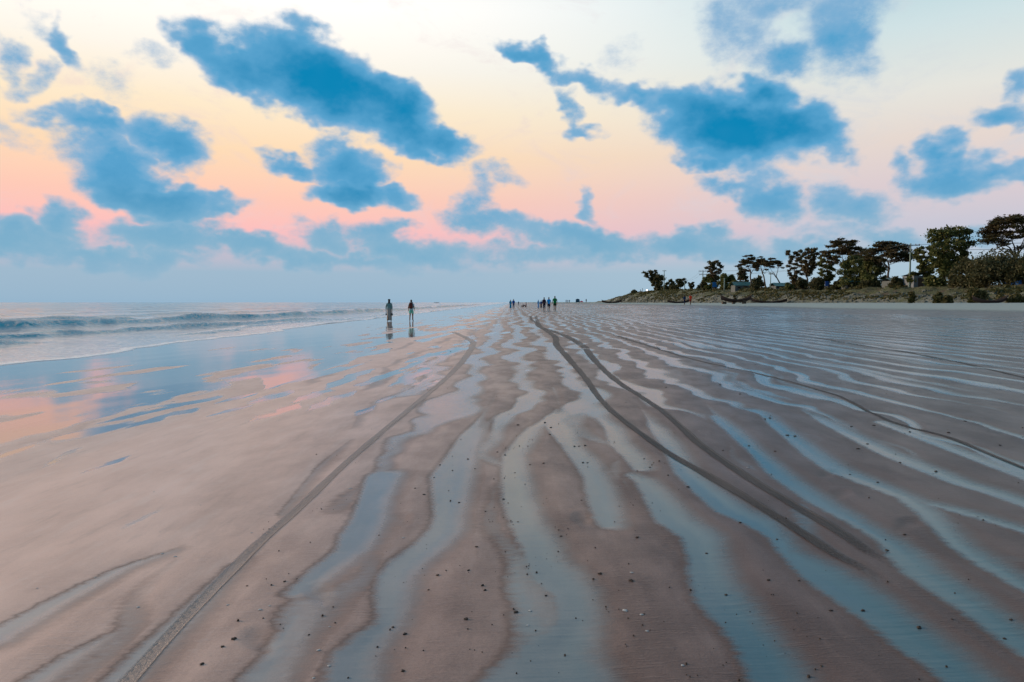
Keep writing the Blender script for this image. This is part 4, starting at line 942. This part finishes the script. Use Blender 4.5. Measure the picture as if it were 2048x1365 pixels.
def person(px, y, head, feet, label, top, legs, heading=0.0, stride=.0, arms=(.12, .12), dress=None, group='people walking on the beach', hair='short', sleeve=.5, leg_len=1.0, sit=False, scarf=None, z=None, build=1.0, elbow=(0.15, 0.15)):
    """top/legs: clothing materials (legs: (material, length 0..1 of the leg)); joints in metres for a body of 1.7, scaled to the seen height"""
    X = x_at(px, y); z = float(max(ground_z(X, y), -1)) if z is None else z
    Hm = (feet - head) * y / F_PX; k = Hm / (1.7 if not sit else .92)
    root = empty('person', (X, y, z), heading); tag(root, label, 'person', group); root.scale = (k, k, k)
    hip = .90 if not sit else .13; dz = hip - .90; lv = 2 if y < 100 else 1
    c = Chain(); B = build
    pel = c.add((0, 0, .93 + dz), (.15 * B, .105 * B)); wa = c.add((0, .01, 1.08 + dz), (.135 * B, .095 * B), pel); ch = c.add((0, .0, 1.27 + dz), (.165 * B, .11 * B), wa); nb = c.add((0, -.01, 1.41 + dz), (.085, .075), ch)
    nk = c.add((0, 0, 1.475 + dz), .052, nb); jw = c.add((0, .02, 1.535 + dz), (.066, .078), nk); hd = c.add((0, .012, 1.60 + dz), (.077, .094), jw); tp = c.add((0, .0, 1.652 + dz), (.062, .078), hd); c.add((0, -.002, 1.690 + dz), (.028, .034), tp)
    no = c.add((0, .115, 1.585 + dz), .014, hd)
    for s in (-1, 1): c.add((s * .084, .0, 1.59 + dz), .016, hd)
    hands = []; A = {}
    for si, s in enumerate((-1, 1)):
        sw = arms[si]; el_ = elbow[si]; f = s * stride * -.5
        sh = c.add((s * .168 * B, -.005, 1.352 + dz), .054, nb); e = c.add((s * (.185 * B + sw * .35), f * .30 - .01, 1.11 + dz), .042, sh); w = c.add((s * (.18 * B + sw * .45), f * .75 + el_ * .5, .88 + dz + el_ * .28), .029, e)
        pm = c.add((s * (.18 * B + sw * .48), f * .85 + el_ * .6, .80 + dz + el_ * .25), (.036, .022), w); A[s] = (sh, e, w); hp = c.v[pm]; hands.append(hp.copy())
        for q, (dx, L_) in enumerate(((-.027, .068), (-.009, .082), (.010, .078), (.028, .06))):
            a = c.add(hp + Vector((0, dx, -.05)), .0095, pm); b = c.add(hp + Vector((-s * .012, dx * 1.1 + .008, -.05 - L_ * .5)), .009, a); c.add(hp + Vector((-s * .03, dx * 1.05 + .014, -.05 - L_)), .0075, b)
        a = c.add(hp + Vector((-s * .012, .04, .0)), .011, pm); c.add(hp + Vector((-s * .022, .058, -.04)), .009, a)
    J = {}
    for s in (-1, 1):
        f = s * stride
        hp_ = c.add((s * .085 * B, 0, .88 + dz), .095 * B, pel)
        if sit:
            kn = c.add((s * .12, .36, .42), .062, hp_); an = c.add((s * .11, .52, .08), .043, kn)
        else:
            kn = c.add((s * .095, f * .22 + .025, .50), .064 * B, hp_); cf = c.add((s * .095, f * .27 - .015, .36), .055, kn); an = c.add((s * .095, f * .42 - .03, .09), .05, cf)
        ft = c.add(c.v[an] + Vector((s * .015, .10, -.055)), (.042, .028), an); c.add(c.v[ft] + Vector((s * .008, .085, -.008)), (.038, .02), ft)
        J[s] = (c.v[hp_], c.v[kn], c.v[an])
    body = skin_mesh('body', c.v, c.e, c.r, MAT_SKIN, root, 0, lv)
    # hair / scarf
    h0 = c.v[hd]
    if scarf is None:
        g = Chain(); a = g.add(h0 + Vector((0, -.052, -.045)), (.070, .056)); n0 = g.add(h0 + Vector((0, -.050, -.085)), (.045, .035), a); b = g.add(h0 + Vector((0, -.026, .025)), (.090, .090), a); b2 = g.add(h0 + Vector((0, -.010, .078)), (.070, .082), b); g.add(h0 + Vector((0, -.008, .112)), (.03, .036), b2)
        if hair == 'long': q = g.add(h0 + Vector((0, -.085, -.12)), (.07, .04), a); g.add(h0 + Vector((0, -.13, -.30)), (.05, .025), q)
        skin_mesh('hair', g.v, g.e, g.r, MAT_HAIR, root, 0, lv)
    else:
        g = Chain(); a = g.add(h0 + Vector((0, -.03, .0)), (.092, .10)); tq = g.add(h0 + Vector((0, -.015, .062)), (.080, .09), a); g.add(h0 + Vector((0, -.012, .108)), (.032, .036), tq); b = g.add(h0 + Vector((0, -.05, -.13)), (.085, .08), a); q = g.add(h0 + Vector((.01, -.075, -.26)), (.13, .09), b)
        skin_mesh('headscarf', g.v, g.e, g.r, scarf, root, 0, lv)
    # shirt
    g = Chain(); lo = .84 if dress is None else .95
    a = g.add((0, -.0, lo + dz), (.185 * B, .135 * B)); b = g.add((0, .005, 1.06 + dz), (.175 * B, .128 * B), a); q = g.add((0, -.0, 1.27 + dz), (.192 * B, .135 * B), b); t_ = g.add((0, -.01, 1.385 + dz), (.105, .092), q); g.add((0, -.008, 1.452 + dz), (.064, .062), t_)
    for s in (-1, 1):
        sh, e, w = (c.v[i] for i in A[s]); m = g.add(sh + Vector((s * .004, 0, -.008)), .070, t_)
        end = sh.lerp(e, min(1, sleeve * 1.6)) if sleeve < .62 else e
        n2 = g.add(end, .068 if sleeve < .62 else .056, m)
        if sleeve >= .62: g.add(e.lerp(w, .9), .046, n2)
    skin_mesh('shirt', g.v, g.e, g.r, top, root, 1, lv)
    # trousers, shorts or skirt
    if dress is not None:
        V, Fc = [], []; n = 20; rows = 9
        for i in range(rows):
            t = i / (rows - 1); zz = 1.02 - t * (1.02 - .07); w = .165 + .035 * t ** 1.2; yo = stride * .14 * t * t
            for j in range(n):
                an_ = 6.283 * j / n; fold = 1 + .07 * t * math.sin(5 * an_ + 3 * t) + .04 * t * math.sin(9 * an_)
                V.append((w * B * fold * math.cos(an_), (w * .80 + .10 * stride * t) * fold * math.sin(an_) + yo * .3, zz + dz + .015 * math.sin(3 * an_) * t))
        for i in range(rows - 1):
            for j in range(n): Fc.append((i * n + j, i * n + (j + 1) % n, (i + 1) * n + (j + 1) % n, (i + 1) * n + j))
        mesh_obj('skirt', V, [f[::-1] for f in Fc], dress, root, True)
    else:
        g = Chain(); a = g.add((0, 0, .99 + dz), (.165 * B, .12 * B)); b = g.add((0, 0, .91 + dz), (.165 * B, .125 * B), a)
        for s in (-1, 1):
            hp_, kn, an = J[s]; m = g.add(hp_ + Vector((s * .005, 0, -.03)), .112 * B, b)
            if legs[1] < .55: g.add(hp_.lerp(kn, min(1, legs[1] * 2)), .100 * B, m)
            else:
                n2 = g.add(kn, .078 * B, m); g.add(kn.lerp(an, (legs[1] - .5) * 2), .066, n2)
        skin_mesh('trousers', g.v, g.e, g.r, legs[0], root, 1, lv)
    return root, hands, k
DK = cloth(34, 34, 44); NAVY = cloth(28, 40, 70)
def pattern_cloth(name, a, b, scale):
    m, t, bs = material(name); pos = t.new('ShaderNodeTexCoord').outputs['Object']; v = t.new('ShaderNodeTexVoronoi'); t.put(v.inputs['Vector'], pos); v.inputs['Scale'].default_value = scale
    t.put(bs.inputs['Base Color'], t.mix(t.mapr(v.outputs['Distance'], .25, .45), a, b)); bs.inputs['Roughness'].default_value = .9; return m
P1, h1, k1 = person(779, 56.5, 598, 641.5, 'barefoot walker in teal patterned tunic, long grey skirt and dark headscarf', pattern_cloth('teal_print', (0.03, .13, .16, 1), (.10, .22, .24, 1), 16), None, .06, .35, (.18, .10), pattern_cloth('grey_print', (.07, .075, .08, 1), (.24, .25, .25, 1), 18), scarf=cloth(24, 30, 36), sleeve=.9, group='two walkers at the water edge')
P2, h2, k2 = person(823, 56.5, 599, 641.5, 'walker in pale shirt and mint shorts carrying a dark red backpack', cloth(150, 185, 200), (cloth(110, 190, 175), .42), -.05, .30, (.14, .12), sleeve=.5, group='two walkers at the water edge', elbow=(.15, .35))
# what the two walkers carry
MAT_BAG = flat_mat('dark_red_canvas', (.085, .022, .018), .8, .3, 12); MAT_STRAP = flat_mat('black_strap', (.012, .012, .014), .8, .2, 9)
bk = empty('backpack', P2.location + Vector((0, 0, 1.02 * k2)), P2.rotation_euler.z); bk.scale = (k2,) * 3; tag(bk, 'dark red and black backpack on the walker in the pale shirt', 'backpack')
bm = bmesh.new(); bmesh.ops.create_icosphere(bm, subdivisions=3, radius=1)
for v in bm.verts:
    c = v.co; v.co = Vector((math.copysign(abs(c.x) ** .6, c.x) * .155, math.copysign(abs(c.y) ** .7, c.y) * .10 - .205, math.copysign(abs(c.z) ** .6, c.z) * .24 + .20))
bm_obj('pack_body', bm, MAT_BAG, bk, True)
bm = bmesh.new(); bmesh.ops.create_icosphere(bm, subdivisions=2, radius=1, matrix=Matrix.Translation((0, -.30, .10)) @ Matrix.Diagonal((.115, .045, .10, 1))); bm_obj('pocket', bm, MAT_BAG, bk, True)
for s in (-1, 1):
    V, Fc = [], []; tube(V, Fc, smooth_line([(s * .10, -.15, .40), (s * .11, -.02, .47), (s * .125, .12, .36), (s * .14, .10, .15), (s * .14, -.14, .02)], 4), .022, 6); mesh_obj('strap', V, Fc, MAT_STRAP, bk, True)
def carry_bag(P, hp, k, label, w, h, mat):
    o = empty('handbag', P.matrix_basis @ hp - Vector((0, 0, (h + .20) * k)), P.rotation_euler.z); o.scale = (k,) * 3; tag(o, label, 'bag')
    bm = bmesh.new(); bmesh.ops.create_icosphere(bm, subdivisions=2, radius=1)
    for v in bm.verts:
        c = v.co; t = (c.z + 1) / 2; v.co = Vector((c.x * w * .4 * (1.15 - .3 * t), c.y * w * (1.15 - .35 * t), c.z * h * .5 + h * .5))
    bm_obj('bag_body', bm, mat, o, True); V, Fc = [], []; tube(V, Fc, smooth_line([(0, -w * .6, h * .85), (0, -w * .25, h + .11), (0, 0, h + .13), (0, w * .25, h + .11), (0, w * .6, h * .85)], 3), .012, 5); mesh_obj('handle', V, Fc, MAT_STRAP, o, True)
bpy.context.view_layer.update()
carry_bag(P1, h1[0], k1, 'small dark bag in the seaward hand of the walker in the long skirt', .13, .20, MAT_STRAP)
carry_bag(P1, h1[1], k1, 'dark brown handbag in the landward hand of the walker in the long skirt', .14, .22, flat_mat('brown_leather', (.035, .02, .016), .6, .3, 9))
G3 = 'group of walkers in the middle distance'
person(1088, 90, 597, 624, 'barefoot walker in dark maroon shirt and navy trousers, left of the bright blue shirt', cloth(52, 34, 52), (cloth(28, 30, 56), .82), 0, .22, (.08, .08), group=G3, sleeve=.8)
person(1097.5, 90, 597, 624, 'walker in a bright blue shirt and dark shorts between two others', cloth(20, 150, 235), (cloth(40, 48, 70), .5), 0, -.2, (.10, .22), group=G3)
person(1109.5, 89, 595, 624, 'tall walker in a green shirt and dark green shorts', cloth(20, 112, 66), (cloth(24, 60, 48), .42), 0, .18, (.14, .14), group=G3, build=1.08)
person(1076.5, 128, 600, 616.5, 'walker in a long pale blue dress beyond the three nearer walkers', cloth(120, 165, 205), None, 0, .2, (.08, .08), cloth(120, 160, 205), group=G3, scarf=cloth(110, 160, 200), sleeve=.8)
person(1082, 130, 601, 616, 'walker in dark blue top and brown skirt beyond the maroon shirt', cloth(40, 80, 140), None, 0, .1, (.1, .1), cloth(56, 40, 40), group=G3, scarf=cloth(40, 60, 110), sleeve=.8)
person(1021, 146, 602, 619.5, 'walker in turquoise dress with dark hair, left of a pair', cloth(0, 130, 175), None, .05, .15, (.1, .1), cloth(0, 120, 165), group='pair in blue near the water', hair='long')
person(1027, 147, 601, 619.5, 'walker in dark blue shirt and trousers, right of a pair', cloth(20, 70, 150), (cloth(24, 50, 96), .95), -.05, .2, (.1, .1), group='pair in blue near the water', sleeve=.8)
person(1037, 300, 603.5, 611, 'lone dark walker far off near the water', cloth(50, 70, 90), (DK, .95), 0, .2, (.1, .1), sleeve=.8)
person(1046, 168, 610, 616.5, 'seated figure in dark clothes on the sand, seaward of the two', cloth(60, 44, 52), (cloth(90, 60, 60), .9), 1.2, 0, (.1, .1), group='two seated figures', sit=True, sleeve=.8)
person(1052, 168, 607.5, 616.5, 'seated figure in pale top on the sand, landward of the two', cloth(150, 130, 130), (cloth(100, 50, 50), .9), 1.4, 0, (.1, .1), group='two seated figures', sit=True, sleeve=.8)
for px, c_, lab in ((1132, (44, 52, 66), 'far walker in dark clothes, leftmost of a distant trio'), (1135.3, (84, 92, 110), 'far walker in grey, middle of a distant trio'), (1138.5, (70, 84, 104), 'far walker in slate blue, rightmost of a distant trio')):
    person(px, 400, 601.5, 608, lab, cloth(*c_), (DK, .95), 0, .2, (.08, .08), group='distant trio of walkers', sleeve=.8)
person(1172, 395, 600, 608, 'far dark walker right of the red parasol', cloth(30, 36, 60), (DK, .95), 0, .2, (.08, .08), sleeve=.8)
person(1368, 114, 591.5, 611.5, 'walker in dark blue clothes in front of the low boat', cloth(30, 52, 84), (cloth(24, 36, 60), .95), .5, .25, (.1, .1), group='two walkers below the bank', sleeve=.8)
person(1380, 114, 590, 611.5, 'walker in orange-red shirt below the bank, near the boats', cloth(205, 62, 34), (cloth(120, 48, 36), .5), .4, .25, (.12, .12), group='two walkers below the bank')

# ------------------------------------------------------------------ far beach stall and parasol
y = 380; X = x_at(1155, y); z = float(ground_z(X, y)); root = empty('beach_stall', (X, y, z)); tag(root, 'far dark blue tarpaulin stall on the sand beside a red parasol', 'stall')
TARP = cloth(36, 74, 96); V = [(-.9, -.6, 1.7), (.9, -.6, 1.7), (.9, .9, 1.9), (-.9, .9, 1.9), (-1.0, -.7, .5), (1.0, -.7, .5), (-1.0, 1.0, .3), (1.0, 1.0, .3), (0, .15, 2.15)]
mesh_obj('tarpaulin', V, [(0, 1, 8), (1, 2, 8), (2, 3, 8), (3, 0, 8), (4, 5, 1, 0), (6, 4, 0, 3), (5, 7, 2, 1), (7, 6, 3, 2)], TARP, root)
for q in ((-.95, -.65), (.95, -.65), (-.95, .95), (.95, .95)):
    V, Fc = [], []; tube(V, Fc, [(q[0], q[1], -.1), (q[0] * .94, q[1] * .94, 1.75)], .04, 6); mesh_obj('post', V, Fc, MAT_WOOD, root)
X = x_at(1162.5, y); z = float(ground_z(X, y)); root = empty('parasol', (X, y, z)); tag(root, 'low bright red parasol on the sand beside the far stall', 'parasol')
V, Fc = [], []; tube(V, Fc, [(0, 0, -.1), (0, 0, 1.05)], .03, 6); mesh_obj('pole', V, Fc, MAT_STEEL, root)
V = [(0, 0, 1.1)] + [(1.0 * math.cos(a * math.pi / 4), 1.0 * math.sin(a * math.pi / 4), .55) for a in range(8)] + [(1.0 * math.cos(a * math.pi / 4), 1.0 * math.sin(a * math.pi / 4), .38) for a in range(8)]
mesh_obj('canopy', V, [(0, 1 + a, 1 + (a + 1) % 8) for a in range(8)] + [(1 + a, 9 + a, 9 + (a + 1) % 8, 1 + (a + 1) % 8) for a in range(8)], cloth(225, 52, 70), root)
